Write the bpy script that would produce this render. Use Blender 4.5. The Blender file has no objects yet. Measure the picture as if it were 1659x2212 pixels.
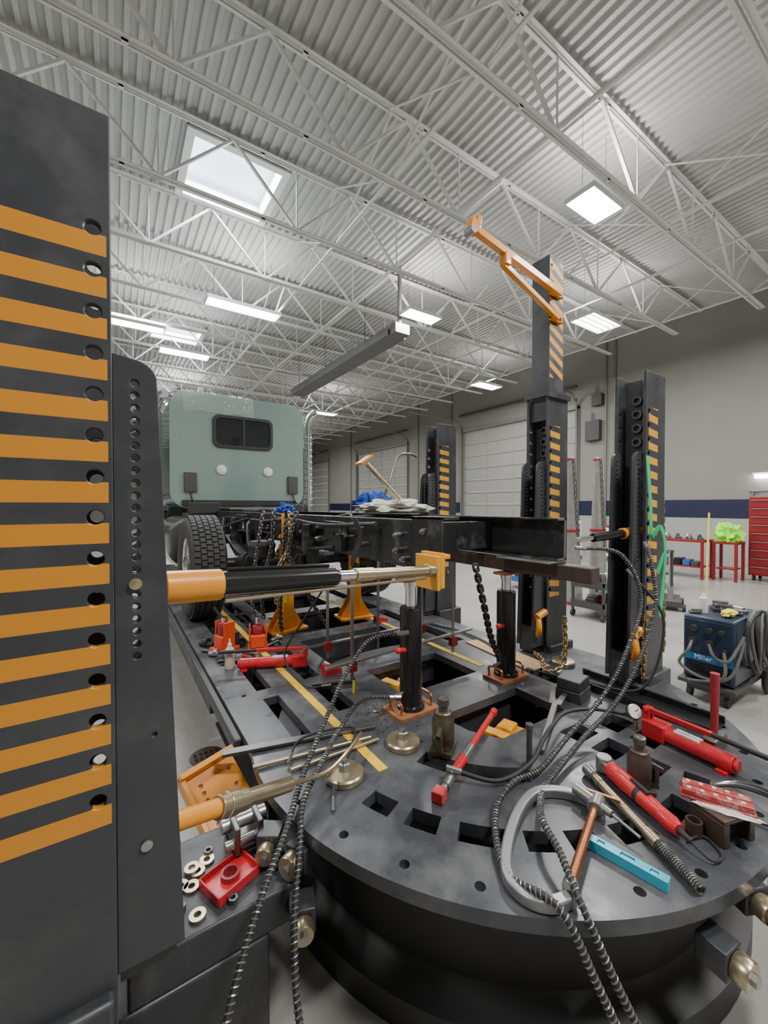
import bpy, bmesh, math, random
from mathutils import Vector, Matrix, Euler, noise
random.seed(4)
sc=bpy.context.scene
COL=sc.collection
PI=math.pi
# ---------------------------------------------------------------- materials
def rgb(c): return (c[0],c[1],c[2],1)
def mat(name,col,rough=.5,metal=0.0,var=.12,scale=6,bump=0.0,emis=None,estr=0,alpha=1,trans=0,coat=0,wear=None,stretch=None):
    m=bpy.data.materials.new(name); m.use_nodes=True
    nt=m.node_tree; N=nt.nodes; L=nt.links; p=N['Principled BSDF']
    p.inputs['Roughness'].default_value=rough; p.inputs['Metallic'].default_value=metal
    if coat: p.inputs['Coat Weight'].default_value=coat
    tc=N.new('ShaderNodeTexCoord'); nz=N.new('ShaderNodeTexNoise'); nz.inputs['Scale'].default_value=scale; nz.inputs['Detail'].default_value=6
    mp=N.new('ShaderNodeMapping'); L.new(tc.outputs['Object'],mp.inputs[0])
    if stretch: mp.inputs['Scale'].default_value=stretch
    L.new(mp.outputs[0],nz.inputs['Vector'])
    mx=N.new('ShaderNodeMix'); mx.data_type='RGBA'
    mx.inputs[6].default_value=rgb([max(0,c*(1-var)) for c in col]); mx.inputs[7].default_value=rgb([min(1,c*(1+var)) for c in col])
    L.new(nz.outputs['Fac'],mx.inputs[0]); last=mx
    if wear:
        wc,lo,hi,ws=wear
        n2=N.new('ShaderNodeTexNoise'); n2.inputs['Scale'].default_value=ws; n2.inputs['Detail'].default_value=8; n2.inputs['Roughness'].default_value=.7
        L.new(tc.outputs['Object'],n2.inputs['Vector'])
        mr=N.new('ShaderNodeMapRange'); mr.inputs[1].default_value=lo; mr.inputs[2].default_value=hi; L.new(n2.outputs['Fac'],mr.inputs[0])
        m2=N.new('ShaderNodeMix'); m2.data_type='RGBA'; L.new(mr.outputs[0],m2.inputs[0]); L.new(mx.outputs[2],m2.inputs[6]); m2.inputs[7].default_value=rgb(wc); last=m2
        rr_=N.new('ShaderNodeMapRange'); rr_.inputs[1].default_value=.35; rr_.inputs[2].default_value=.65; rr_.inputs[3].default_value=max(.1,rough-.12); rr_.inputs[4].default_value=min(1,rough+.15)
        L.new(n2.outputs['Fac'],rr_.inputs[0]); L.new(rr_.outputs[0],p.inputs['Roughness'])
    L.new(last.outputs[2],p.inputs['Base Color'])
    if bump:
        b=N.new('ShaderNodeBump'); b.inputs['Strength'].default_value=bump; b.inputs['Distance'].default_value=.01
        L.new(nz.outputs['Fac'],b.inputs['Height']); L.new(b.outputs['Normal'],p.inputs['Normal'])
    if emis: p.inputs['Emission Color'].default_value=rgb(emis); p.inputs['Emission Strength'].default_value=estr
    if alpha<1: p.inputs['Alpha'].default_value=alpha
    if trans: p.inputs['Transmission Weight'].default_value=trans
    m['mix']=last.name
    return m
def stripe_mat(name,base,orange,z0,z1,pitch,duty,x0,x1,slope=0.0,rough=.38):
    m=mat(name,base,rough,0,.15,5,wear=((.10,.10,.105),.5,.8,3)); nt=m.node_tree;N=nt.nodes;L=nt.links
    tc=N.new('ShaderNodeTexCoord');sp=N.new('ShaderNodeSeparateXYZ');L.new(tc.outputs['Object'],sp.inputs[0])
    def M(op,a,b):
        n=N.new('ShaderNodeMath');n.operation=op
        for i,v in enumerate((a,b)):
            if isinstance(v,(int,float)): n.inputs[i].default_value=v
            else: L.new(v,n.inputs[i])
        return n.outputs[0]
    X,Z=sp.outputs[0],sp.outputs[2]
    t=M('ADD',Z,M('MULTIPLY',X,slope)); t=M('SUBTRACT',t,z0)
    f=M('LESS_THAN',M('FLOORED_MODULO',t,pitch),pitch*duty)
    for c in (M('GREATER_THAN',Z,z0),M('LESS_THAN',Z,z1),M('GREATER_THAN',X,x0),M('LESS_THAN',X,x1)): f=M('MULTIPLY',f,c)
    mx=N.new('ShaderNodeMix');mx.data_type='RGBA';L.new(f,mx.inputs[0])
    old=N[m['mix']]; L.new(old.outputs[2],mx.inputs[6]); mx.inputs[7].default_value=rgb(orange)
    L.new(mx.outputs[2],N['Principled BSDF'].inputs['Base Color'])
    return m
BLK=(.046,.048,.055)
ORG=(.80,.30,.02)
m_post=mat('charcoal_steel',BLK,.36,0,.25,4,wear=((.10,.10,.105),.5,.8,3))
m_deck=mat('platform_steel',(.066,.070,.080),.34,.2,.3,5,.05,wear=((.17,.17,.17),.46,.78,4))
m_deck2=mat('platform_side_steel',(.044,.046,.052),.42,.1,.3,5,wear=((.12,.115,.11),.5,.8,5))
m_drum=mat('drum_dark_steel',(.024,.024,.026),.5,.1,.3,5)
m_pit=mat('pit_shade_black',(.012,.012,.014),.7,0,.3,5)  # near-black puts shade into the colour below deck openings and drain grate
m_yel=mat('yellow_line',(.88,.50,.02),.5,0,.3,30,wear=((.15,.12,.08),.60,.7,18))
m_org=mat('orange_paint',ORG,.34,0,.12,8,coat=.2)
m_orgy=mat('amber_paint',(.80,.37,.025),.34,0,.15,8,wear=((.3,.2,.1),.66,.75,14))
m_gold=mat('gold_zinc',(.50,.42,.28),.28,.85,.3,12)
m_chrome=mat('chrome',(.78,.78,.78),.12,1,.04,5)
m_steel=mat('bare_steel',(.40,.40,.39),.33,.9,.25,14)
m_castgrey=mat('cast_grey_steel',(.25,.255,.26),.36,.6,.25,14)
m_standg=mat('tapered_stand_grey',(.30,.29,.27),.5,.3,.3,14)
m_dsteel=mat('dark_bare_steel',(.15,.145,.14),.38,.7,.3,12)
m_black=mat('black_gloss',(.014,.014,.015),.2,0,.2,6)
m_blackm=mat('black_rubber',(.025,.025,.026),.6,0,.2,20,.2)
m_rail=mat('truck_rail_black',(.026,.027,.029),.26,.15,.4,7,.1,wear=((.15,.14,.13),.55,.76,6))
m_red=mat('red_enamel',(.58,.02,.03),.3,0,.18,9,coat=.3,wear=((.25,.05,.05),.62,.72,20))
m_redw=mat('worn_red',(.42,.05,.05),.4,.1,.25,12,wear=((.45,.38,.36),.52,.66,30))
m_dred=mat('dark_red',(.30,.025,.03),.45,0,.25,9)
m_ro=mat('red_orange',(.72,.08,.025),.35,0,.15,9)
m_rust=mat('rust_plate',(.36,.15,.06),.6,.2,.5,22,.3)
m_brown=mat('brown_steel',(.10,.07,.058),.45,.5,.4,14,.2)
m_copper=mat('copper_thread',(.60,.25,.12),.33,.85,.2,14)
m_cab=mat('sage_green_paint',(.235,.32,.30),.14,.05,.05,3,coat=.9)
m_glass=mat('dark_glass',(.015,.02,.022),.05,0,.1,3)
m_conc=mat('concrete_floor',(.33,.325,.30),.26,0,.18,1.2,.03,wear=((.24,.235,.22),.45,.7,2))
m_ceil=mat('deck_paint',(.50,.50,.485),.5,0,.10,2)
m_joist=mat('joist_paint',(.74,.74,.72),.42,0,.06,4)
m_wall=mat('wall_paint',(.26,.255,.23),.62,0,.12,.8)
m_wall2=mat('lower_wall_paint',(.38,.38,.36),.5,0,.08,1.5)
m_navy=mat('navy_paint',(.010,.014,.05),.45,0,.1,3)
m_door=mat('door_panel',(.36,.36,.335),.45,0,.06,2)
m_white=mat('white_metal',(.75,.75,.73),.4,0,.05,4)
m_lamp=mat('lamp_glow',(1,1,1),.5,0,0,1,emis=(1,.98,.95),estr=22)
m_tube=mat('tube_glow',(1,1,1),.5,0,0,1,emis=(1,.98,.95),estr=18)
m_sky=mat('skylight_acrylic',(.7,.8,.85),.4,0,.05,2,emis=(.66,.84,.92),estr=1.25)
m_rubber=mat('tire_rubber',(.040,.040,.040),.7,0,.25,20,.3)
m_cloth=mat('white_cloth',(.62,.60,.54),.9,0,.2,9)
m_bcloth=mat('blue_cloth',(.05,.12,.5),.9,0,.2,9)
m_hi=mat('hi_vis_green',(.35,.85,.05),.8,0,.1,9)
m_strap=mat('green_strap',(.02,.5,.2),.7,0,.15,20)
m_lblue=mat('bright_blue_plastic',(.05,.42,.58),.3,0,.08,9)
m_pblue=mat('pale_blue_plastic',(.25,.62,.72),.2,0,.08,9)
m_wblue=mat('welder_blue',(.020,.034,.065),.35,0,.15,8)
m_bband=mat('blue_band',(.02,.13,.32),.4,0,.1,8)
m_card=mat('cardboard',(.48,.32,.18),.8,0,.1,6)
m_olive=mat('olive_jack',(.10,.085,.055),.35,.5,.35,12)
m_bchain=mat('brass_chain',(.40,.30,.15),.35,.85,.3,20)
m_plastic=mat('clear_film',(.8,.86,.85),.06,0,.1,10,alpha=.2,coat=.5)
m_ivory=mat('ivory_plastic',(.6,.52,.42),.5,0,.1,10)
m_yelp=mat('yellow_plastic',(.85,.7,.05),.45,0,.1,10)
m_dgrey=mat('dark_grey_metal',(.08,.078,.08),.45,.3,.2,5)
m_heat=mat('heater_grey',(.13,.127,.125),.45,.2,.2,5)
m_rbox=mat('tool_chest_red',(.26,.015,.02),.35,0,.12,5)
m_tblue=mat('cart_blue',(.03,.1,.4),.4,0,.12,5)
m_seal=mat('door_track',(.22,.215,.20),.5,.3,.1,4)
m_dgs=mat('guard_wire',(.26,.26,.255),.36,.6,.1,10)
m_cab2=mat('grey_cable',(.12,.12,.12),.55,0,.2,15)
YST=(.82,.38,.025)
m_post_stripe_R=stripe_mat('charcoal_hazard_stripes',BLK,YST,.965,2.255,.0865,.5,.03,.15,.12)
m_post_stripe_L=stripe_mat('charcoal_hazard_bands',BLK,(.70,.28,.022),.965,2.255,.0865,.5,-.30,-.008)
m_post_stripe_E=stripe_mat('charcoal_diagonal_stripes',BLK,YST,2.62,3.5,.095,.5,.035,.20,.5)
# ---------------------------------------------------------------- builder
def axisM(p0,p1):
    p0=Vector(p0);p1=Vector(p1);d=p1-p0
    q=Vector((0,0,1)).rotation_difference(d.normalized())
    return Matrix.Translation((p0+p1)/2)@q.to_matrix().to_4x4(), d.length
def catmull(P,n=8,closed=False):
    P=[Vector(p) for p in P]; out=[]
    m=len(P); rng=range(m if closed else m-1)
    for i in rng:
        if closed: a,b,c,d=P[i-1],P[i],P[(i+1)%m],P[(i+2)%m]
        else: a=P[max(i-1,0)];b=P[i];c=P[i+1];d=P[min(i+2,m-1)]
        for j in range(n):
            t=j/n
            out.append(.5*((2*b)+(c-a)*t+(2*a-5*b+4*c-d)*t*t+(-a+3*b-3*c+d)*t**3))
    if not closed: out.append(P[-1])
    return out
def circ(cx,cy,r,n=16): return [(cx+r*math.cos(2*PI*i/n),cy+r*math.sin(2*PI*i/n)) for i in range(n)]
def rect(x0,y0,x1,y1): return [(x0,y0),(x1,y0),(x1,y1),(x0,y1)]
def rr(x0,y0,x1,y1,r,n=5):
    o=[]
    for cx,cy,a in ((x1-r,y0+r,-90),(x1-r,y1-r,0),(x0+r,y1-r,90),(x0+r,y0+r,180)):
        for i in range(n+1):
            t=math.radians(a+90*i/n); o.append((cx+r*math.cos(t),cy+r*math.sin(t)))
    return o
def MXZ(y0=0): return Matrix(((1,0,0,0),(0,0,1,y0),(0,1,0,0),(0,0,0,1)))
def MYZ(x0=0): return Matrix(((0,0,1,x0),(1,0,0,0),(0,1,0,0),(0,0,0,1)))
class B:
    def __init__(s): s.bm=bmesh.new()
    def box(s,c,sz,rot=None):
        M=Matrix.Translation(c)
        if rot is not None: M=M@Euler(rot).to_matrix().to_4x4()
        bmesh.ops.create_cube(s.bm,size=1,matrix=M@Matrix.Diagonal((sz[0],sz[1],sz[2],1))); return s
    def b2(s,a,b):
        return s.box([(a[i]+b[i])/2 for i in range(3)],[abs(b[i]-a[i]) for i in range(3)])
    def bar(s,p0,p1,w,h):
        p0=Vector(p0);p1=Vector(p1);d=p1-p0; L=d.length; x=d.normalized()
        up=Vector((0,0,1)) if abs(x.z)<.95 else Vector((0,1,0))
        y=up.cross(x).normalized(); z=x.cross(y)
        M=Matrix(((x.x,y.x,z.x,0),(x.y,y.y,z.y,0),(x.z,y.z,z.z,0),(0,0,0,1)))
        bmesh.ops.create_cube(s.bm,size=1,matrix=Matrix.Translation((p0+p1)/2)@M@Matrix.Diagonal((L,w,h,1))); return s
    def cyl(s,p0,p1,r,r2=None,seg=20):
        M,L=axisM(p0,p1)
        bmesh.ops.create_cone(s.bm,cap_ends=True,segments=seg,radius1=r,radius2=r if r2 is None else r2,depth=L,matrix=M); return s
    def sph(s,c,r,sc=(1,1,1),seg=14):
        bmesh.ops.create_uvsphere(s.bm,u_segments=seg,v_segments=max(6,seg//2+2),radius=r,matrix=Matrix.Translation(c)@Matrix.Diagonal((*sc,1))); return s
    def tube(s,P,r,seg=8,closed=False):
        P=[Vector(p) for p in P]; n=len(P); rings=[]; prev=None
        for i in range(n):
            if closed: t=(P[(i+1)%n]-P[i-1])
            else: t=P[min(i+1,n-1)]-P[max(i-1,0)]
            if t.length<1e-9: t=Vector((0,0,1))
            t.normalize()
            if prev is None:
                a=Vector((0,0,1)) if abs(t.z)<.9 else Vector((1,0,0)); u=(a-t*a.dot(t)).normalized()
            else:
                u=prev-t*prev.dot(t)
                if u.length<1e-6: u=t.orthogonal()
                u.normalize()
            prev=u; v=t.cross(u); rad=r(i/(n-1)) if callable(r) else r
            rings.append([s.bm.verts.new(P[i]+(u*math.cos(2*PI*k/seg)+v*math.sin(2*PI*k/seg))*rad) for k in range(seg)])
        for i in range(n if closed else n-1):
            a=rings[i];b=rings[(i+1)%n]
            for k in range(seg): s.bm.faces.new((a[k],a[(k+1)%seg],b[(k+1)%seg],b[k]))
        if not closed: s.bm.faces.new(rings[0][::-1]); s.bm.faces.new(rings[-1])
        return s
    def ribbon(s,P,w,h,up=(0,0,1)):
        P=[Vector(p) for p in P]; n=len(P); up=Vector(up); rings=[]
        for i in range(n):
            t=(P[min(i+1,n-1)]-P[max(i-1,0)]).normalized()
            sd=t.cross(up)
            if sd.length<1e-4: sd=t.orthogonal()
            sd.normalize(); uu=sd.cross(t)
            rings.append([s.bm.verts.new(P[i]+sd*a*w/2+uu*b*h/2) for a,b in ((-1,-1),(1,-1),(1,1),(-1,1))])
        for i in range(n-1):
            a=rings[i];b=rings[i+1]
            for k in range(4): s.bm.faces.new((a[k],a[(k+1)%4],b[(k+1)%4],b[k]))
        s.bm.faces.new(rings[0][::-1]); s.bm.faces.new(rings[-1]); return s
    def lathe(s,prof,c=(0,0,0),M=None,seg=24):
        M=(Matrix.Translation(c) if M is None else M); rings=[]
        for r,h in prof: rings.append([s.bm.verts.new(M@Vector((r*math.cos(2*PI*k/seg),r*math.sin(2*PI*k/seg),h))) for k in range(seg)])
        for a,b in zip(rings[:-1],rings[1:]):
            for k in range(seg): s.bm.faces.new((a[k],a[(k+1)%seg],b[(k+1)%seg],b[k]))
        if prof[0][0]>1e-5 and prof[0]!=prof[-1]: s.bm.faces.new(rings[0][::-1])
        if prof[-1][0]>1e-5 and prof[0]!=prof[-1]: s.bm.faces.new(rings[-1])
        return s
    def plate(s,outer,holes,t,M=Matrix.Identity(4)):
        tb=bmesh.new(); loops=[]; ed=[]; idx=0
        for lp in [outer]+list(holes):
            vs=[tb.verts.new((x,y,0)) for x,y in lp]
            loops.append((idx,len(vs))); idx+=len(vs)
            ed+= [tb.edges.new((vs[i],vs[(i+1)%len(vs)])) for i in range(len(vs))]
        bmesh.ops.triangle_fill(tb,use_beauty=True,use_dissolve=False,edges=ed)
        tb.verts.index_update()
        co=[v.co.copy() for v in tb.verts]; tris=[[v.index for v in f.verts] for f in tb.faces]; tb.free()
        lo=[s.bm.verts.new(M@Vector((c.x,c.y,0))) for c in co]; hi=[s.bm.verts.new(M@Vector((c.x,c.y,t))) for c in co]
        for tr in tris:
            s.bm.faces.new([hi[i] for i in tr]); s.bm.faces.new([lo[i] for i in tr[::-1]])
        for st,n in loops:
            for i in range(n):
                a=st+i;b=st+(i+1)%n
                s.bm.faces.new((lo[a],lo[b],hi[b],hi[a]))
        return s
    def blob(s,c,sc3,seed=0,amp=.35,sub=4,fr=2.5):
        r=bmesh.ops.create_icosphere(s.bm,subdivisions=sub,radius=1)
        for v in r['verts']:
            n=noise.fractal(v.co*fr+Vector((seed*7.3,seed,0)),1,2,4)
            k=v.co*(1+amp*n); v.co=Vector(c)+Vector((k.x*sc3[0],k.y*sc3[1],max(k.z,-.55)*sc3[2]))
        return s
    def done(s,name,m,parent=None,label=None,bevel=0,flat=False,loc=None,cat=None,kind=None):
        bm=s.bm
        bmesh.ops.recalc_face_normals(bm,faces=bm.faces)
        for f in bm.faces: f.smooth=not flat
        for e in bm.edges:
            if len(e.link_faces)==2:
                try: e.smooth=e.calc_face_angle()<.65
                except Exception: pass
        me=bpy.data.meshes.new(name); bm.to_mesh(me); bm.free(); me.materials.append(m)
        o=bpy.data.objects.new(name,me); COL.objects.link(o)
        if parent is not None: o.parent=parent
        if loc is not None: o.location=loc
        if label: o['label']=label
        if cat: o['category']=cat
        if kind: o['kind']=kind
        if bevel:
            md=o.modifiers.new('bevel','BEVEL'); md.width=bevel; md.segments=2; md.limit_method='ANGLE'; md.angle_limit=.6
        return o
def thing(name,label,cat,loc=(0,0,0),rz=0,rot=None,group=None):
    e=bpy.data.objects.new(name,None); e.empty_display_size=.1; COL.objects.link(e)
    e.location=loc; e.rotation_euler=rot if rot else (0,0,rz)
    e['label']=label; e['category']=cat
    if group: e['group']=group
    return e
def single(o,label,cat,group=None):
    o['label']=label; o['category']=cat
    if group: o['group']=group
    return o
def clone(o,loc,rot=None,parent=None):
    c=o.copy(); COL.objects.link(c)
    if parent is None:
        c.location=loc
        if rot: c.rotation_euler=rot
    else: c.parent=parent
    for ch in list(o.children): 
        if ch is not c: clone(ch,None,None,c)
    return c
def struct(b,name,m,**k): 
    o=b.done(name,m,**k); o['kind']='structure'; return o
def ang(a,b): return math.atan2(b[1]-a[1],b[0]-a[0])
def dist(a,b): return math.hypot(b[0]-a[0],b[1]-a[1])
# ---------------------------------------------------------------- room
XW,XE,YS,YN,ZC=-8.0,14.2,-5.0,38.0,7.35
struct(B().b2((XW,YS,-.12),(XE+.3,YN,0)),'floor',m_conc)
SK=[(1.08,2.44,6.8,8.15),(1.08,2.44,14.2,15.55),(1.08,2.44,21.6,22.95)]
def deckpatch(b,x0,x1,y0,y1):
    p=.152; n0=math.floor(x0/p); prof=[]
    k=n0
    while k*p<x1:
        for dx,z in ((0,0),(.055,0),(.07,.05),(.137,.05)):
            xx=k*p+dx
            if x0<=xx<=x1: prof.append((xx,z))
        k+=1
    prof=[(x0,prof[0][1])]+prof+[(x1,prof[-1][1])]
    lo=[b.bm.verts.new((a,y0,ZC+z)) for a,z in prof]; hi=[b.bm.verts.new((a,y1,ZC+z)) for a,z in prof]
    for i in range(len(prof)-1): b.bm.faces.new((lo[i],lo[i+1],hi[i+1],hi[i]))
b=B(); deckpatch(b,XW,1.08,YS,YN); deckpatch(b,2.44,XE,YS,YN)
ys=[YS]+[v for s_ in SK for v in s_[2:]]+[YN]
for i in range(0,len(ys),2): deckpatch(b,1.08,2.44,ys[i],ys[i+1])
struct(b,'ceiling',m_ceil,flat=True)
for i,(x0,x1,y0,y1) in enumerate(SK):
    b=B(); t=.07; zz=ZC-.06
    b.b2((x0-t,y0-t,zz),(x0+.0,y1+t,zz+.5)).b2((x1,y0-t,zz),(x1+t,y1+t,zz+.5)).b2((x0,y0-t,zz),(x1,y0,zz+.5)).b2((x0,y1,zz),(x1,y1+t,zz+.5))
    b.b2((x0-t-.05,y0-t-.05,zz-.03),(x0,y1+t+.05,zz)).b2((x1,y0-t-.05,zz-.03),(x1+t+.05,y1+t+.05,zz)).b2((x0,y0-t-.05,zz-.03),(x1,y0,zz)).b2((x0,y1,zz-.03),(x1,y1+t+.05,zz))
    struct(b,'trim_%d'%(i+1),m_white)
    b=B(); g=[[b.bm.verts.new((x0+(x1-x0)*a/10,y0+(y1-y0)*c/10,zz+.36+.16*math.sin(PI*a/10)*math.sin(PI*c/10))) for c in range(11)] for a in range(11)]
    for a in range(10):
        for c in range(10): b.bm.faces.new((g[a][c],g[a+1][c],g[a+1][c+1],g[a][c+1]))
    struct(b,'window_%d'%(i+1),m_sky)
doors=[(8.6,14.4),(18.9,24.7),(29.2,35.0)]
holes=[rect(a,0.02,c,5.2) for a,c in doors]
struct(B().plate(rect(YS,0,YN,ZC),holes,.3,MYZ(XE)),'wall_east',m_wall)
struct(B().b2((XW,YN,0),(XE,YN+.2,ZC)),'wall_north',m_wall)
struct(B().b2((XW-.2,YS,0),(XW,YN,ZC)),'wall_west',m_wall)
struct(B().b2((XW,YS-.2,0),(XE,YS,ZC)),'wall_south',m_wall)
k=4
segs=[(YS,8.45),(14.55,18.75),(24.85,29.05),(35.15,YN)]
for a,c in segs:
    struct(B().b2((XE-.02,a,1.31),(XE,c,1.83)),'trim_%d'%k,m_navy); k+=1
    struct(B().b2((XE-.012,a,0),(XE,c,1.31)),'trim_%d'%k,m_wall2); k+=1
struct(B().b2((XW,YN-.02,1.31),(XE,YN,1.83)),'trim_%d'%k,m_navy); k+=1
for i,(a,c) in enumerate(doors):
    d=B(); n=9; h=5.18/n
    for j in range(n):
        d.b2((XE+.08,a,.02+j*h+.012),(XE+.13,c,.02+(j+1)*h-.012))
        d.b2((XE+.05,a,.02+(j+1)*h-.06),(XE+.09,c,.02+(j+1)*h-.012))
    for q in range(1,4): 
        y=a+(c-a)*q/4; d.b2((XE+.055,y-.03,.02),(XE+.08,y+.03,5.2))
    struct(d,'door_%d'%(i+1),m_door)
    f=B().b2((XE-.06,a-.14,0),(XE+.02,a,5.3)).b2((XE-.06,c,0),(XE+.02,c+.14,5.3)).b2((XE-.06,a-.14,5.2),(XE+.02,c+.14,5.36))
    struct(f,'trim_%d'%k,m_seal); k+=1
    t=thing('door_track','grey steel overhead door track rising above the roll-up door','door track',(XE-.1,a,0),group='overhead door tracks')
    for yy in (-.06,c-a+.06): B().tube(catmull([(0,yy,0),(0,yy,5.0),(-.12,yy,5.5),(-.6,yy,5.75),(-3.2,yy,5.8)],6),.035,6).done('rail',m_seal,t)
    B().cyl((-.05,-.1,6.0),(-.05,c-a+.1,6.0),.045).done('torsion_shaft',m_dgrey,t)
# ---------------------------------------------------------------- joists
JY=[1.36+1.73*i for i in range(-3,21)]
ZB,ZT=6.25,7.31
j0=thing('roof_joist','white painted open-web steel bar joist under metal deck','roof joist',(0,JY[0],ZB),group='open-web roof joists')
for nm,z,x1 in (('top_chord',ZT-ZB-.035,XE),('bottom_chord',0,12.6)):
    b=B()
    for s_ in (-1,1):
        b.b2((XW,s_*.015,z-.005),(x1,s_*.07,z+.005)).b2((XW,s_*.012,z-.032),(x1,s_*.02,z+.032))
    for i in range(11): b.b2((XW+.5+1.9*i,-.02,z-.03),(XW+.56+1.9*i,.02,z+.0))
    b.done(nm,m_joist,j0)
b=B(); x=XW+.4; up=False; P=[]
while x<12.7:
    P.append((x,0,(ZT-ZB-.05) if up else .0)); x+=1.02; up=not up
P.append((13.5,0,ZT-ZB-.05))
for i,(a,c) in enumerate(zip(P[:-1],P[1:])): b.bar(a,c,.045,.035)
for i,p in enumerate(P[:-1]):
    if p[2]<.5: b.bar((p[0],0,0),(p[0],0,ZT-ZB-.05),.02,.02)
b.done('web',m_joist,j0)
for y in JY[1:]: clone(j0,(0,y,ZB))
c0=thing('cross_bracing','white steel angle cross bracing between roof joists','bracing',(3.3,JY[0],ZB),group='joist cross bracing')
B().bar((0,0,.03),(0,1.73,1.0),.035,.012).bar((.04,0,1.0),(.04,1.73,.03),.035,.012).bar((0.02,.07,.04),(0.02,1.66,.04),.04,.03).done('brace',m_joist,c0)
first=True
for xx in (-1.6,3.3,7.6,11.6):
    for y in JY[:-1]:
        if first: c0.location=(xx,y,ZB); first=False; continue
        clone(c0,(xx,y,ZB))
for xx,z,r in ((4.8,6.5,.035),(-2.8,6.6,.03),(9.4,6.45,.025)):
    single(B().cyl((xx,YS,z),(xx,YN,z),r,seg=10).done('ceiling_pipe',m_joist),'white painted pipe running through the roof joists','pipe','ceiling pipes')
# ---------------------------------------------------------------- light fixtures
def fixture(x,y,sx,sy,z,kind,power,label):
    t=thing('ceiling_light',label,'ceiling light',(x,y,z),group='high bay ceiling lights')
    h=B()
    h.box((0,0,.03),(sx,sy,.02)).box((-sx/2,0,0),(.02,sy,.07)).box((sx/2,0,0),(.02,sy,.07)).box((0,-sy/2,0),(sx,.02,.07)).box((0,sy/2,0),(sx,.02,.07))
    h.done('housing',m_white,t)
    if kind=='panel': B().box((0,0,.0),(sx-.05,sy-.05,.02)).done('diffuser',m_lamp,t)
    else:
        n=4
        for i in range(n):
            yy=-sy/2+sy*(i+.5)/n
            B().cyl((-sx/2+.04,yy,-.005),(sx/2-.04,yy,-.005),.018,seg=10).done('tube',m_tube,t)
    for a in (-1,1): B().cyl((a*sx*.4,0,.04),(a*sx*.4,0,ZC-z-.0),.004,seg=6).done('hanger_wire',m_dgrey,t)
    for nm,zz,e,rx in (('lamp_light',-.05,power,0),('ceiling_fill',.06,power*.24,PI)):  # upward lamp is added to brighten the ceiling; housing has no upper tube
        l=bpy.data.lights.new(nm,'AREA'); l.shape='RECTANGLE'; l.size=sx; l.size_y=sy; l.energy=e; l.color=(1,.985,.96)
        o=bpy.data.objects.new(nm,l); COL.objects.link(o); o.parent=t; o.location=(0,0,zz); o.rotation_euler=(rx,0,0)
LP='bright white LED high bay light panel'; LT='fluorescent high bay fixture with exposed white tubes'
PW=175
for a in [(6.08,3.42,.8,.45,6.2,'panel',PW,LP),(6.1,7.6,.95,.42,6.15,'panel',PW,LP),(9.9,5.5,1.25,.6,6.15,'t',PW,LT),(2.5,9.5,1.6,.42,6.12,'t',PW,LT),
          (.5,11.75,1.25,.4,6.1,'t',PW,LT),(8.4,17.9,1.3,.5,6.1,'panel',PW,LP),(1.75,13.0,1.3,.5,6.05,'t',PW*.6,LT),
          (2.0,-1.6,1.2,.6,6.15,'t',PW*1.5,LT),(6.6,-1.2,1.2,.6,6.15,'t',PW*1.2,LT),(-3,1.5,1.2,.6,6.15,'t',PW*1.1,LT),(-3.2,8,1.2,.6,6.1,'t',PW,LT),  # fixtures in this row are added for light, behind the camera and west
          (11,.2,1.2,.6,6.15,'t',PW,LT),(11.5,10.5,1.2,.5,6.1,'t',PW*.7,LT),(2.5,20,1.2,.5,6.1,'t',PW*1.5,LT),(9,26,1.2,.5,6.1,'t',PW*1.5,LT),(2.5,30,1.2,.5,6.1,'t',PW*1.5,LT)]:  # fixtures in this row are added for light, east side and far end
    fixture(*a)
for (x0,x1,y0,y1) in SK[:2]:
    l=bpy.data.lights.new('daylight','AREA'); l.shape='RECTANGLE'; l.size=1.25;l.size_y=1.25;l.energy=170;l.color=(.85,.93,1)
    o=bpy.data.objects.new('skylight_daylight',l);COL.objects.link(o);o.location=((x0+x1)/2,(y0+y1)/2,ZC+.2)
w=bpy.data.worlds.new('World');sc.world=w;w.use_nodes=True
w.node_tree.nodes['Background'].inputs[0].default_value=(.8,.9,1,1);w.node_tree.nodes['Background'].inputs[1].default_value=.6
t=thing('wall_light','long white strip light fixed to the wall','wall light',(XE-.1,2.6,2.45))
B().b2((0,-1.2,.02),(.1,1.0,.08)).done('housing',m_white,t)
B().b2((-.03,-1.15,-.07),(.05,.95,.02)).done('tube',m_tube,t)
t=thing('tube_heater','long grey infrared heater trough hung below the joists','heater',(5.75,8.1,5.78))
B().box((0,3.2,.14),(.34,6.4,.015)).bar((-.25,0,.06),(-.25,6.4,.06),.02,.2).bar((.25,0,.06),(.25,6.4,.06),.02,.2).box((0,3.2,-.03),(.5,6.4,.012)).done('reflector',m_heat,t)
B().cyl((0,0,.03),(0,6.4,.03),.05).done('burner_tube',m_dsteel,t)
B().box((0,-.12,.08),(.42,.25,.24)).cyl((0,-.12,.18),(0,-.12,ZC-5.78),.05).done('burner_box',m_heat,t,bevel=.01)
for yy in (1.5,4.0,6.2): B().cyl((0,yy,.14),(0,yy,ZC-5.78),.008,seg=6).done('hanger',m_dgrey,t)
for y,z,s_ in ((7.9,4.3,(.2,.5,.7)),(7.75,5.35,(.2,.35,.4)),(16.2,3.2,(.2,.4,.6))):
    t=thing('electrical_box','grey electrical box with conduit on the wall','electrical box',(XE-.102,y,z),group='wall electrical boxes')
    B().box((0,0,0),s_).done('enclosure',m_dgrey,t,bevel=.01)
    B().cyl((.04,.1,s_[2]/2),(.04,.1,s_[2]/2+.3),.03,seg=8).done('conduit',m_seal,t)
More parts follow.
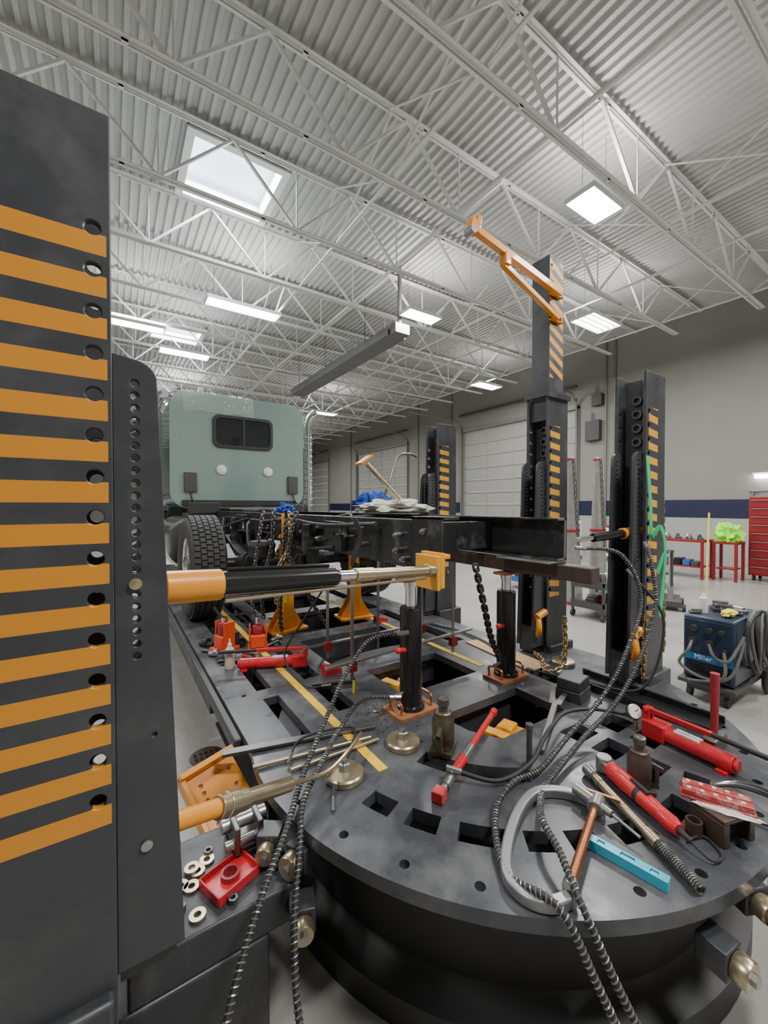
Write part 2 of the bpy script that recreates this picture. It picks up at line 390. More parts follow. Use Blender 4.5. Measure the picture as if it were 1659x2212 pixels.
for y in (7.5,7.2,15.2,17.9,25.6):
    single(B().cyl((XE-.045,y,.0),(XE-.045,y,ZC),.035,seg=8).done('downpipe',m_seal),'painted vertical pipe on the wall','pipe','wall pipes')
single(B().tube(catmull([(XE-.045,3.6,.4),(XE-.045,3.6,1.9),(XE-.045,3.5,2.02),(XE-.045,3.2,2.05),(XE-.045,-2,2.05)],5),.02,8).done('wall_conduit',m_seal),'grey conduit bending along the wall','conduit')
# ---------------------------------------------------------------- platform
ZP=.55
def arc_slot(cx,cy,r0,r1,a0,a1,n=12):
    A=[math.radians(a0+(a1-a0)*i/n) for i in range(n+1)]
    return [(cx+r0*math.cos(a),cy+r0*math.sin(a)) for a in A]+[(cx+r1*math.cos(a),cy+r1*math.sin(a)) for a in A[::-1]]
DX,DY,DR=1.73,1.62,1.243
XR=2.69
plat=thing('frame_straightening_platform','long black steel frame-rack platform with yellow guide lines','platform',(1.6,4,0))
def L(p): return (p[0]-1.6,p[1]-4)
hol=[]
for a,c in ((2.50,3.12),(3.30,3.96),(4.14,4.86),(5.1,5.8),(6,6.8),(7,7.8)): hol.append(rect(1.25,a,2.03,c))
for a,c in ((2.42,3.0),(3.12,3.6),(3.7,4.2),(4.3,4.8),(5,5.6)): 
    hol.append(rect(.70,a,.79,c)); hol.append(rect(1.0,a,1.11,c)); hol.append(rect(2.27,a,2.40,c))
for y in (2.95,3.65,4.25,4.9):
    hol.append(circ(.62,y,.014,10)); hol.append(circ(1.185,y,.014,10)); hol.append(circ(2.17,y,.014,10))
def arcpts(a0,a1,n): return [(DX+DR*math.cos(math.radians(a0+(a1-a0)*i/n)),DY+DR*math.sin(math.radians(a0+(a1-a0)*i/n))) for i in range(n+1)]
a_r=math.degrees(math.acos((XR-DX)/DR)); a_l=math.degrees(math.acos((.51-DX)/DR))
arc=arcpts(a_l,360+a_r,96)
outline=arc+[(XR,8.6),(.51,8.6)]
dh=[]
for a,wd in ((202,6.5),(212,6.5),(224.2,10),(234.8,6),(243,6),(254,8),(268,9),(281,7)): dh.append(arc_slot(DX,DY,.945,1.03,a-wd/2,a+wd/2,4))
for a in [190+11.1*i for i in range(13)]:
    dh.append(circ(DX+1.175*math.cos(math.radians(a)),DY+1.175*math.sin(math.radians(a)),.017,12))
dh.append(arc_slot(DX,DY,.61,.70,201,240,14))
for yy in (.80,.955,1.11): dh.append(rect(1.80,yy-.055,1.95,yy+.055))
for yy in (.90,1.06): dh.append(rect(2.03,yy-.055,2.19,yy+.055))
dh.append([(1.52,1.28),(2.02,1.28),(2.02,1.60),(1.42,1.60),(1.44,1.42)])
dh.append(rect(1.40,1.90,2.0,2.32))
dh.append(rect(.70,1.80,.79,2.30)); dh.append(rect(1.0,1.94,1.11,2.3)); dh.append(rect(2.27,1.50,2.42,1.70))
dh.append(circ(2.25,1.22,.02,10)); dh.append(circ(.62,2.4,.014,10));dh.append(circ(.62,1.85,.014,10))
B().plate([L(p) for p in outline],[[L(p) for p in h] for h in hol+dh],.045,Matrix.Translation((0,0,ZP-.045))).done('deck_plate',m_deck,plat)
for x0,x1 in ((.52,.69),(.80,.99),(1.12,1.24),(2.04,2.26),(2.41,2.68)):
    B().b2((x0-1.6,2.85-4,.28),(x1-1.6,8.6-4,ZP-.046)).done('longitudinal_beam',m_deck2,plat)
for y0,y1,z0 in ((2.34,2.48,.40),(3.14,3.28,.40),(3.98,4.12,.4),(4.92,5.08,.4),(8.3,8.58,.4),(1.64,1.86,.40),(2.05,2.12,.36),(2.78,2.84,.36),(3.6,3.66,.36)):
    b=B().b2((.75-1.6,y0-4,z0-.06),(2.6-1.6,y1-4,ZP-.05 if y1-y0>.1 else z0+.06)).done('cross_beam',m_deck2,plat)
for y0 in (2.95,4.6,6.6,8.3):
    for x0 in (.7,2.35): B().b2((x0-1.6,y0-4,0),(x0+.15-1.6,y0-4+.2,.29)).done('foot',m_deck2,plat)
B().b2((.7-1.6,2.9-4,.2),(2.5-1.6,8.5-4,.22)).done('pit_shade_sheet',m_pit,plat)  # added dark sheet, paints the shade inside the deck openings
B().b2((.56-1.6,2.0-4,.18),(2.6-1.6,2.88-4,.20)).done('pit_shade_sheet',m_pit,plat)  # second sheet extends the painted darkness under the nearer slots
for x0,y0 in ((.905,1.40),(2.08,1.95)): B().b2((x0-1.6,y0-4,ZP),(x0+.045-1.6,5.2-4,ZP+.003)).done('guide_line',m_yel,plat)
B().b2((.47-1.6,2.0-4,.46),(.51-1.6,8.6-4,.53)).done('edge_rail',m_deck2,plat,bevel=.008)
Md=Matrix.Translation((DX-1.6,DY-4,0)); seg=96
B().lathe([(1.0,.0),(1.16,.0),(1.16,.10),(1.08,.12),(1.06,.14),(1.06,.44),(1.12,.48),(1.12,.504),(1.0,.504),(1.0,.0)],M=Md,seg=seg).done('turntable_drum',m_drum,plat)
B().lathe([(0,.05),(1.0,.05),(1.0,.09),(0,.09)],M=Md,seg=seg).done('turntable_base',m_pit,plat)
# ---------------------------------------------------------------- posts
def post(x,y,side,stripe,label,ext=False):
    s_=-side; t=thing('pulling_tower',label,'pulling tower',(x,y,0),group='frame rack pulling towers')
    hs=[circ(s_*.032,.98+.0865*i+.04,.0155,16) for i in range(15)]
    xs=sorted((0,s_*.25)); base=.1
    B().plate(rect(xs[0],base,xs[1],2.475),hs,.02,MXZ(0)).done('front_flange',stripe,t,bevel=.002)
    B().plate(rect(xs[0],base,xs[1],2.475),hs,.02,MXZ(.17)).done('back_flange',m_post,t,bevel=.002)
    B().b2((s_*.10,.02,base),(s_*.125,.17,2.45)).done('web',m_post,t)
    B().b2((s_*.235,.02,base),(s_*.25,.17,2.475)).done('outer_plate',m_post,t)
    for i in range(16): 
        B().lathe([(.018,0),(.03,0),(.03,.02),(.018,.02),(.018,0)],M=Matrix.Translation((s_*.10,.095,1.0+.088*i))@Matrix.Rotation(-s_*PI/2,4,'Y'),seg=16).done('pin_boss',m_dsteel,t)
    e=-s_
    w0=.088
    pr=[(0,.60),(e*.136,.60),(e*.132,.72),(e*(w0),1.90)]
    for i in range(1,6):
        a=math.radians(90*i/5); pr.append((e*(w0-.05+.05*math.cos(a)),1.93+.05*math.sin(a)))
    pr.append((0,1.985))
    hh=[circ(e*.042,1.31+.028*i,.0085,10) for i in range(23)]
    o=pr if s_<0 else pr[::-1]
    for yy in (.025,.15):
        B().plate(o,hh+[circ(e*.075,1.12,.006,10)],.018,MXZ(yy)).done('carriage_plate',m_post,t,bevel=.002)
    B().b2((e*.005,.045,.56),(e*.12,.15,.75)).done('carriage_block',m_deck2,t)
    B().b2((s_*.005,-.03,.1),(s_*.3,.22,.6)).done('base',m_deck2,t,bevel=.01)
    if ext:
        for p0,p1 in (((.03,.03,2.3),(.045,.15,3.53)),((.03,.15,2.3),(.2,.165,3.53)),((.19,.03,2.3),(.205,.15,3.53))): B().b2(p0,p1).done('mast_channel',m_post,t)
        B().plate(rect(.03,2.3,.205,3.53),[circ(.055,3.46,.012,10)],.016,MXZ(.014)).done('mast_face',m_post_stripe_E,t)
        B().b2((-.02,-.02,2.46),(.26,.0,2.5)).b2((-.02,.0,2.47),(.0,.2,2.5)).done('collar',m_post,t)
    if side>0:
        B().lathe([(.0,0),(.013,0),(.013,.008),(0,.01)],M=Matrix.Translation((.04,.0245,1.475))@Matrix.Rotation(PI/2,4,'X'),seg=20).done('pin_head',m_gold,t)
        B().lathe([(.0,0),(.012,0),(.012,.006),(0,.006)],M=Matrix.Translation((.058,.0245,.87))@Matrix.Rotation(PI/2,4,'X'),seg=20).done('plug',m_steel,t)
    return t
post(0,1.05,1,m_post_stripe_L,'tall black pulling tower with wide orange bands')
post(2.70,1.184,-1,m_post_stripe_R,'black striped pulling tower with green strap and chain')
post(2.70,1.857,-1,m_post_stripe_R,'black striped pulling tower with raised mast for crane arm',True)
post(2.70,3.095,-1,m_post_stripe_R,'black striped pulling tower behind the truck frame')
t=thing('tower_base_arm','dark steel base arm joining tower to turntable','base arm',(.2,1.4,0))
B().b2((-.18,-.145,.3),(.30,.24,.42)).done('arm',m_deck2,t,bevel=.008)
B().b2((-.9,-.15,.0),(.20,.3,.3)).done('plinth',m_deck2,t,bevel=.008)
B().b2((-.075,-.14,.42),(-.05,-.05,.71)).done('gusset',m_brown,t)
# ---------------------------------------------------------------- crane arm
t=thing('crane_arm','orange steel jib arm with hook bracket on tower mast','crane arm',(2.72,1.82,3.2))
def q(x,z,y=1.835): return (x-2.72,y-1.82,z-3.2)
B().bar(q(2.80,3.245),q(1.90,3.385),.04,.05).done('boom',m_org,t,bevel=.004)
B().bar(q(2.78,3.05),q(2.17,3.255),.035,.038).done('strut',m_org,t,bevel=.004)
B().box(q(2.19,3.29),(.05,.06,.08)).done('strut_lug',m_org,t,bevel=.004)
B().box(q(1.89,3.395),(.07,.055,.075),(0,.16,0)).box(q(1.93,3.445),(.03,.045,.06),(0,.16,0)).done('hook_bracket',m_org,t,bevel=.004)
B().cyl(q(1.865,3.36,1.80),q(1.865,3.36,1.87),.026).done('sheave',m_steel,t)
for z in (3.06,3.25): B().b2(q(2.72,z-.022,1.848),q(2.86,z-.012,1.87)).b2(q(2.72,z+.012,1.848),q(2.86,z+.022,1.87)).b2(q(2.845,z-.022,1.848),q(2.86,z+.022,1.87)).done('mast_clamp',m_org,t,bevel=.002)
# ---------------------------------------------------------------- rams
def ram(p0,p1,spec,label,plate=None):
    p0=Vector(p0);p1=Vector(p1);t=thing('hydraulic_ram',label,'hydraulic ram',p0,group='hydraulic rams')
    d=(p1-p0)
    for nm,a,c,r,m in spec: B().cyl(d*a,d*c,r,seg=28).done(nm,m,t,bevel=.003)
    return t,d
t,d=ram((.10,1.15,1.445),(1.19,1.35,1.37),[('sleeve',0,.13,.042,m_org),('cylinder',.13,.475,.036,m_black),('collar',.475,.49,.029,m_black),('piston_rod',.48,.56,.02,m_chrome),('rod_coupling',.56,.64,.026,m_gold),('extension_tube',.64,.92,.022,m_gold),('rod_collar',.92,.975,.028,m_gold)],'orange and black horizontal hydraulic ram with gold rod')
B().tube([d*.14+Vector((0,-.02,-.042)),d*.62+Vector((0,-.02,-.032)),d*.9+Vector((0,-.02,-.027))],.006).done('return_pipe',m_gold,t)
B().b2((1.073,-.005+.18,-.155),(1.10,.13+.18,.0)).box(d+Vector((-.035,.04,-.01)),(.02,.15,.15)).box(d+Vector((.01,.04,.055)),(.09,.10,.02)).done('push_plate',m_orgy,t,bevel=.003)
B().tube([d*.15+Vector((0,0,.040)),d*.46+Vector((0,0,.040))],.006).done('rib',m_black,t)
t,d=ram((.10,1.13,.86),(.50,1.34,.69),[('sleeve',0,.34,.024,m_org),('end_coupling',.34,.56,.031,m_gold),('rod_collar',.40,.48,.034,m_gold),('extension_tube',.56,1,.024,m_gold)],'gold hydraulic ram with orange end pulling the anchor')
B().tube(catmull([d*.97,d+Vector((.08,.03,-.03)),d+Vector((.18,.06,-.05)),d+Vector((.30,.13,-.05)),d+Vector((.42,.23,-.06))],5),.008).done('hook_rod',m_gold,t)
t,d=ram((2.17,1.30,1.46),(2.78,1.25,1.49),[('piston_rod',0,.22,.014,m_chrome),('cylinder',.22,.68,.026,m_black),('sleeve',.68,.9,.034,m_org),('end_cap',.9,1,.028,m_org)],'small black hydraulic ram with orange sleeve at rail end')
for x,y,z in ((2.6,1.2,.86),(2.6,1.86,.83)):
    t=thing('orange_clevis','orange steel clevis pin on tower carriage','clevis',(x,y,z),group='tower clevises')
    B().tube(catmull([(0,0,0),(-.03,-.03,-.07),(.0,.0,-.13)],5),.02,10).cyl((-.02,0,.0),(.08,0,.03),.026).done('pin',m_org,t)
# ---------------------------------------------------------------- truck
tr=thing('semi_truck','sage green semi truck cab and black chassis with rails exposed','truck',(1.7,7,ZP))
def W(p): return (p[0]-1.7,p[1]-7,p[2]-ZP)
def b2w(b,a,c): return b.b2(W(a),W(c))
def rail(x,inn,y0,y1,z0,z1,name):
    b=B(); e=.012; f=.085*inn
    b2w(b,(x,y0,z0),(x+e*inn,y1,z1)); b2w(b,(x+e*inn,y0,z1-e),(x+f,y1,z1)); b2w(b,(x+e*inn,y0,z0),(x+f,y1,z0+e))
    return b.done(name,m_rail,tr,bevel=.003)
rail(1.25,1,1.50,10.5,1.335,1.58,'frame_rail'); rail(2.16,-1,1.37,10.5,1.335,1.58,'frame_rail')
b=B(); b2w(b,(1.225,1.38,1.36),(1.24,1.60,1.60)); b2w(b,(1.225,1.38,1.585),(1.34,1.60,1.60)); b2w(b,(1.225,1.46,1.31),(1.34,1.60,1.36)); b.done('rail_end_plate',m_rail,tr,bevel=.003)
b=B(); b2w(b,(2.00,1.365,1.325),(2.17,1.74,1.337)); b.done('flange_doubler',m_steel,tr,bevel=.002)
b=B(); b2w(b,(2.085,1.366,1.34),(2.16,1.372,1.352)); b2w(b,(2.148,1.366,1.34),(2.16,1.372,1.58)); b2w(b,(2.085,1.366,1.568),(2.16,1.372,1.58)); b.done('cut_edge',m_steel,tr)
b=B(); b.plate([(1.24-1.7,1.34-ZP),(1.36-1.7,1.34-ZP),(1.36-1.7,1.30-ZP),(1.40-1.7,1.30-ZP),(1.40-1.7,1.57-ZP),(1.24-1.7,1.57-ZP)],[],.012,MXZ(1.62-7)); b.done('end_crossmember',m_rail,tr,bevel=.003)
for y in (1.9,2.6,3.3,4.1,5.0,6.0):
    b=B(); b2w(b,(1.27,y,1.37),(2.14,y+.14,1.385)); b2w(b,(1.27,y,1.385),(2.14,y+.01,1.53)); b2w(b,(1.27,y,1.53),(2.14,y+.14,1.545)); b.done('crossmember',m_rail,tr)
for y,z in ((1.72,1.50),(1.72,1.42),(1.66,1.38),(2.1,1.52),(2.1,1.42),(1.50,1.53),(1.5,1.4),(2.7,1.5),(2.7,1.42),(3.5,1.5),(3.5,1.42),(4.2,1.5),(4.2,1.4),(2.4,1.47),(3.0,1.45)):
    B().cyl(W((1.25,y,z)),W((1.215,y,z)),.016,seg=12).cyl(W((1.215,y,z)),W((1.20,y,z)),.010,seg=6).done('rail_bolt',m_steel,tr)
for y in (2.2,2.3,2.5,2.6,2.9,3.1,3.3,3.7,3.85): B().cyl(W((1.25,y,1.44+.03*math.sin(y*9))),W((1.17,y,1.44+.03*math.sin(y*9))),.008,seg=8).done('stud',m_dsteel,tr)
for y0,y1 in ((2.3,2.55),(3.2,3.7),(4.6,5.0)): 
    b=B(); b2w(b,(1.20,y0,1.36),(1.25,y1,1.55)); b.done('mounting_bracket',m_rail,tr,bevel=.005)
for y in (2.75,3.05,3.9,4.1,4.9,5.2): 
    b=B(); b2w(b,(1.13,y,1.2),(1.25,y+.03,1.52)); b2w(b,(1.13,y,1.2),(1.16,y+.1,1.3)); b.done('mounting_bracket',m_rail,tr,bevel=.005)
LN=[[(1.21,1.9,1.55),(1.2,2.6,1.52),(1.2,3.2,1.54),(1.21,4,1.5),(1.3,5,1.5)],[(1.2,2.4,1.38),(1.17,3,1.33),(1.2,3.8,1.4),(1.2,5,1.36)],
 [(1.2,3.3,1.5),(1.1,3.5,1.3),(1.05,3.8,1.25),(1.1,4.1,1.45),(1.2,4.3,1.5)],[(1.2,3.6,1.45),(1.08,3.75,1.2),(1.12,4.0,1.1),(1.2,4.2,1.3)],[(1.2,2.8,1.4),(1.14,2.95,1.24),(1.15,3.2,1.22),(1.2,3.4,1.4)],
 [(1.2,4.4,1.52),(1.05,4.8,1.42),(1.1,5.2,1.3),(1.2,5.6,1.5)],[(1.3,2.5,1.5),(1.6,2.9,1.58),(1.7,3.8,1.52),(1.6,5,1.6),(1.7,6.3,1.55)],[(2.0,2.3,1.5),(1.9,3.0,1.56),(1.8,4.0,1.52),(1.9,6.2,1.6)]]
for P_ in LN: B().tube([W(p) for p in catmull(P_,5)],.013).done('air_line',m_blackm,tr)
B().cyl(W((.9,4.4,1.05)),W((2.5,4.4,1.05)),.08).sph(W((1.7,4.4,1.05)),.22).box(W((1.7,4.2,1.05)),(.3,.3,.26)).done('axle',m_rail,tr)
for x in (1.15,2.27):
    b=B()
    for i in range(4): b.ribbon([W(p) for p in catmull([(x,3.7+.08*i,1.30-.03*i),(x,4.4,1.14-.02*i),(x,5.1-.08*i,1.30-.03*i)],5)],.09,.02)
    b.done('leaf_spring',m_dsteel,tr)
for x in (1.05,2.3): B().cyl(W((x,4.0,1.1)),W((x,3.75,1.15)),.09).cyl(W((x,3.75,1.15)),W((x,3.68,1.165)),.07).done('brake_chamber',m_blackm,tr)
for x,y in ((1.1,3.62),(1.12,5.4)): B().lathe([(.0,0),(.1,0),(.12,.03),(.11,.08),(.12,.12),(.10,.16),(0,.17)],M=Matrix.Translation(W((x,y,1.18)))).done('air_spring',m_blackm,tr)
def wheel(x,y,side,w=.14):
    M=Matrix.Translation(W((x,y,ZP+.505)))@Matrix.Rotation(side*PI/2,4,'Y')
    B().lathe([(.29,-w+.02),(.33,-w),(.43,-w-.01),(.475,-w+.015),(.488,-w+.04),(.488,w-.04),(.475,w-.015),(.43,w+.01),(.33,w),(.29,w-.02),(.29,-w+.02)],M=M,seg=64).done('tire',m_rubber,tr)
    b=B()
    for i in range(56):
        a=2*PI*i/56
        for r_ in range(5):
            zz=(-2+r_)*.052; aa=a+(r_%2)*.056
            Mx=M@Matrix.Rotation(aa,4,'Z')@Matrix.Translation((.492,0,zz))@Matrix.Rotation(.12 if r_%2 else -.12,4,'X')@Matrix.Diagonal((.022,.043,.042,1))
            bmesh.ops.create_cube(b.bm,size=1,matrix=Mx)
    o=b.done('tread',m_rubber,tr); o['kind']='stuff'
    B().lathe([(.29,.12),(.285,.13),(.27,.10),(.24,.02),(.2,.0),(.12,.04),(.11,.14),(.07,.16),(0,.16)],M=M,seg=40).done('rim',m_chrome,tr)
    for i in range(10):
        a=2*PI*i/10; B().cyl(M@Vector((.16*math.cos(a),.16*math.sin(a),.02)),M@Vector((.16*math.cos(a),.16*math.sin(a),.07)),.016,seg=6).done('lug_nut',m_steel,tr)
wheel(.72,4.36,-1,.15); wheel(2.66,4.42,1); wheel(.80,9.6,-1); wheel(2.62,9.6,1)
B().lathe([(0,0),(.28,.01),(.31,.04),(.31,1.3),(.28,1.33),(0,1.34)],M=Matrix.Translation(W((.78,5.3,1.2)))@Matrix.Rotation(-PI/2,4,'X'),seg=36).done('fuel_tank',m_chrome,tr)
cx0,cx1=.70,2.80
B().plate(rr(cx0-1.7,1.62-ZP,cx1-1.7,3.40-ZP,.25,12),[],1.9,Matrix(((1,0,0,0),(0,0,1,6.8-7),(0,1,0,0),(0,0,0,1)))).done('sleeper_cab',m_cab,tr)
md=tr.children[-1].modifiers.new('bevel','BEVEL'); md.width=.10; md.segments=6; md.limit_method='ANGLE'; md.angle_limit=.9
B().plate([(-.0,1.1),(1.3,1.1),(1.3,1.75),(.9,2.55),(0,2.7)],[],1.9,Matrix(((0,0,1,-.93),(1,0,0,8.68-7),(0,1,0,0),(0,0,0,1)))).done('day_cab',m_cab,tr,bevel=.04)
B().plate([(0,.6),(1.7,.6),(1.75,1.3),(0,1.65)],[],1.5,Matrix(((0,0,1,-.73),(1,0,0,9.95-7),(0,1,0,0),(0,0,0,1)))).done('hood',m_cab,tr,bevel=.05)
def onrear(x0,z0,x1,z1,r,t,name,m,y=6.8,holes=(),bev=0):
    b=B(); b.plate(rr(x0-1.7,z0-ZP,x1-1.7,z1-ZP,r),holes,t,Matrix(((1,0,0,0),(0,0,-1,y-7),(0,1,0,0),(0,0,0,1)))); return b.done(name,m,tr,bevel=bev)
onrear(1.33,2.60,2.22,3.06,.08,.012,'window_glass',m_glass)
onrear(1.30,2.57,2.25,3.09,.1,.03,'window_seal',m_blackm,holes=[rr(1.35-1.7,2.62-ZP,2.20-1.7,3.04-ZP,.07)],bev=.004)
b=B(); b2w(b,(1.76,6.775,2.61),(1.79,6.79,3.06)); b.done('window_divider',m_blackm,tr)
for x in (1.43,2.17): 
    B().lathe([(0,.03),(.06,.03),(.075,.02),(.08,0)],M=Matrix.Translation(W((x,6.8,2.22)))@Matrix.Rotation(PI/2,4,'X')).done('round_lamp',m_white,tr)
for x in (.98,2.6):
    b=B(); b2w(b,(x-.09,6.76,1.86),(x+.09,6.80,2.16)); b.done('vent_box',m_dgrey,tr,bevel=.01)
    B().tube([W(p) for p in catmull([(x,6.77,1.86),(x+.02,6.74,1.74),(x+.1,6.72,1.66),(x+.2,6.7,1.6)],5)],.012).done('vent_cable',m_blackm,tr)
onrear(.86,1.66,2.64,1.74,.01,.05,'rear_sill',m_blackm)
b=B()
for x in [.92+.16*i for i in range(11)]:
    b.sph(W((x,6.8,1.83)),.009,seg=8).sph(W((x,6.8,3.22)),.009,seg=8)
for z in [1.95+.16*i for i in range(8)]: b.sph(W((.84,6.8,z)),.008,seg=8).sph(W((2.66,6.8,z)),.008,seg=8)
o=b.done('rivet',m_steel,tr); o['kind']='stuff'
for x,y in ((2.93,6.9),(.55,6.95)):
    B().cyl(W((x,y,1.5)),W((x,y,3.05)),.075,seg=24).tube([W(p) for p in catmull([(x,y,3.0),(x,y,3.12),(x+.05,y-.05,3.28),(x+.1,y-.12,3.32)],5)],.06,16).done('exhaust_stack',m_chrome,tr)
b=B()
for i in range(12): b.lathe([(.083,0),(.09,.01),(.083,.02)],M=Matrix.Translation(W((2.93,6.9,1.65+.11*i))),seg=24)
o=b.done('heat_shield',m_steel,tr); o['kind']='stuff'
for c_,s_ in (((1.7,6.5,1.5),(1.7,.4,.1)),((1.1,6.4,1.62),(.4,.25,.16)),((2.4,6.4,1.6),(.35,.25,.14)),((1.75,5.6,1.55),(.5,.5,.1))): B().box(W(c_),s_).done('deck_box',m_blackm,tr,bevel=.01)
b=B(); b2w(b,(1.35,5.9,1.6),(2.1,6.3,1.625)); b.done('deck_plate_cover',m_steel,tr)
t=thing('plastic_film','crumpled clear plastic film draped on the cab roof','plastic film',(1.5,6.9,3.405))
b=B(); nx,ny=70,26; g=[]
for i in range(nx):
    r_=[]
    for j in range(ny):
        u=i/(nx-1);v=j/(ny-1); x=-.62+1.05*u
        s=v*.85  # arc length from the hanging hem up and over the rounded edge
        hem=.30+.06*noise.noise(Vector((u*6,0,3)))
        if s<hem: yy=-.118; z=-(hem-s)*.85-.05
        elif s<hem+.12:
            a=(s-hem)/.12*PI/2; yy=-.118+.09*(1-math.cos(a)); z=-.05+.065*math.sin(a)
        else: yy=-.028+(s-hem-.12); z=.015
        cr=.018*noise.noise(Vector((u*26,v*18,1)))+.012*noise.noise(Vector((u*60,v*30,9)))
        if s<hem+.1: yy-=abs(cr)+.003
        z+=abs(cr)
        r_.append(b.bm.verts.new((x,yy,z)))
    g.append(r_)
for i in range(nx-1):
    for j in range(ny-1): b.bm.faces.new((g[i][j],g[i+1][j],g[i+1][j+1],g[i][j+1]))
b.done('film',m_plastic,t,flat=True)
single(B().box((0,0,0),(.085,1.30,.085)).done('steel_box_section',m_brown,bevel=.006,loc=(2.12,1.82,1.28)),'brown rusty square steel tube under the rail','steel tube')
# ---------------------------------------------------------------- jacks
def ramjack(x,y,top):
    t=thing('upright_jack','tall black hydraulic jack on rusty base plate','hydraulic jack',(x,y,ZP),group='upright hydraulic jacks')
    B().plate(rr(-.13,-.09,.13,.09,.02),[],.018).done('base_plate',m_rust,t,bevel=.002)
    B().lathe([(.075,.018),(.075,.035),(.06,.04),(.06,.55),(.055,.555),(.055,.56)]).done('cylinder',m_black,t)
    B().lathe([(.03,.555),(.03,top-.03),(.036,top-.03),(.036,top)],).done('ram',m_chrome,t)
    B().plate(rr(-.08,-.05,.08,.05,.02),[],.013,Matrix.Translation((0,0,top))).done('saddle',m_rust,t,bevel=.003)
    for s_ in (-1,1): B().tube(catmull([(s_*.10,-.05,.02),(s_*.10,-.05,.07),(s_*.10,.0,.08),(s_*.10,.05,.07),(s_*.10,.05,.02)],4),.007).done('carry_handle',m_copper,t)
    B().cyl((-.055,-.02,.34),(-.10,-.03,.35),.014).sph((-.105,-.03,.35),.018).done('valve',m_red,t)
    B().cyl((-.06,0,.10),(-.12,-.01,.10),.012,seg=8).done('hose_fitting',m_steel,t)
ramjack(1.33,1.74,.70); ramjack(2.10,1.74,.665)
def bottlejack(x,y,h,m,label,rz=0):
    t=thing('bottle_jack',label,'bottle jack',(x,y,ZP),rz,group='bottle jacks')
    k=h/.235
    B().plate(rr(-.06*k,-.05*k,.06*k,.05*k,.01),[],.02*k).done('base',m,t,bevel=.002)
    B().lathe([(.045*k,.02*k),(.05*k,.03*k),(.05*k,.14*k),(.043*k,.15*k),(.04*k,.175*k),(.034*k,.18*k)]).done('reservoir',m,t)
    B().lathe([(.02*k,.17*k),(.02*k,.2*k),(.026*k,.205*k),(.026*k,.235*k),(.018*k,.24*k),(0,.24*k)]).done('saddle',m_dsteel,t)
    B().cyl((-.065*k,0,.03*k),(-.065*k,0,.1*k),.014*k).box((-.05*k,0,.03*k),(.05*k,.03*k,.02*k)).bar((-.09*k,0,.1*k),(-.02*k,0,.13*k),.02*k,.02*k).done('pump_socket',m,t)
bottlejack(1.23,1.37,.235,m_olive,'olive brown bottle jack standing beside magnet base',.6)
bottlejack(1.70,.76,.20,m_brown,'rusty dark bottle jack among the tools',2.2)
def puck(x,y,z=ZP,hook=True):
    t=thing('magnetic_base','round steel magnetic base with centre stud','magnet base',(x,y,z),group='round anchor bases')
    B().lathe([(.0,0),(.075,0),(.078,.004),(.078,.024),(.072,.03),(.02,.033),(.02,.05),(0,.05)],seg=36).done('disc',m_gold,t)
    B().lathe([(.024,.033),(.024,.06),(.015,.063),(.015,.075),(0,.075)],seg=6).done('stud',m_steel,t)
puck(1.10,1.50); puck(.77,1.45); puck(2.60,1.66)
def stand(x,y,rz):
    t=thing('safety_stand','orange welded support stand with pinned amber post','support stand',(x,y,ZP),rz,group='orange support stands')
    b=B(); b.plate(rr(-.17,-.12,.17,.12,.02),[circ(-.13,0,.015,10),circ(.13,0,.015,10)],.02)
    b.done('base',m_org,t,bevel=.003)
    for s_ in (-1,1):
        for yy in (-.05,.04):
            pp_=[(.05,.02),(.16,.02),(.05,.2)] if s_>0 else [(-.05,.02),(-.05,.2),(-.16,.02)]
            B().plate(pp_,[],.013,MXZ(yy)).done('gusset',m_org,t,bevel=.002)
    B().b2((-.055,-.055,.02),(.055,.055,.42)).done('sleeve',m_org,t,bevel=.008)
    B().plate(rect(-.04,.42,.04,.76),[circ(0,.47+.065*i,.013,12) for i in range(4)],.01,MXZ(-.042)).b2((-.04,-.03,.42),(-.03,.04,.76)).b2((.03,-.03,.42),(.04,.04,.76)).b2((-.04,.03,.42),(.04,.04,.76)).done('inner_post',m_orgy,t)
    B().b2((-.056,-.058,.25),(-.02,-.0555,.36)).done('warning_label',m_yelp,t)
    B().cyl((-.1,0,.38),(.1,0,.38),.012).done('pin',m_steel,t)
    return t
stand(1.27,3.50,.2); stand(1.98,3.52,-.1)
t=thing('orange_bracket','orange clamp block on the rail side','clamp',(1.20,3.33,1.50))
B().plate(rect(-.035,-.12,.035,.12),[circ(0,-.08+.05*i,.01,10) for i in range(4)],.02,MXZ(-.05)).b2((-.035,-.03,-.12),(.035,.04,-.09)).done('plate',m_orgy,t,bevel=.004)
# ---------------------------------------------------------------- chains
def chain(P,m,label,r=.007,ln=.045,par=None):
    pts=catmull(P,24); t=thing('chain',label,'chain',P[0],group='chains')
    acc=0; out=[pts[0]]
    step=ln*.62
    for a,c in zip(pts[:-1],pts[1:]):
        seglen=(c-a).length
        while acc+seglen>=step:
            a=a+(c-a).normalized()*(step-acc); seglen=(c-a).length; acc=0; out.append(a)
        acc+=seglen
    b=B(); o0=Vector(P[0])
    for i in range(len(out)-1):
        d=(out[i+1]-out[i]).normalized(); s1=d.orthogonal().normalized(); s2=d.cross(s1)
        sd=s1 if i%2 else s2; c=(out[i]+out[i+1])/2-o0; w=ln*.27; l=ln*.5-w*.6
        pp=[]
        for k2 in range(6): a=PI*k2/5-PI/2; pp.append(c+d*(l*.7+w*math.cos(a)*.9)+sd*w*math.sin(a))
        for k2 in range(6): a=PI*k2/5+PI/2; pp.append(c+d*(-l*.7+w*math.cos(a)*.9)+sd*w*math.sin(a))
        b.tube(pp,r,6,True)
    o=b.done('links',m,t); o['kind']='stuff'
    return t
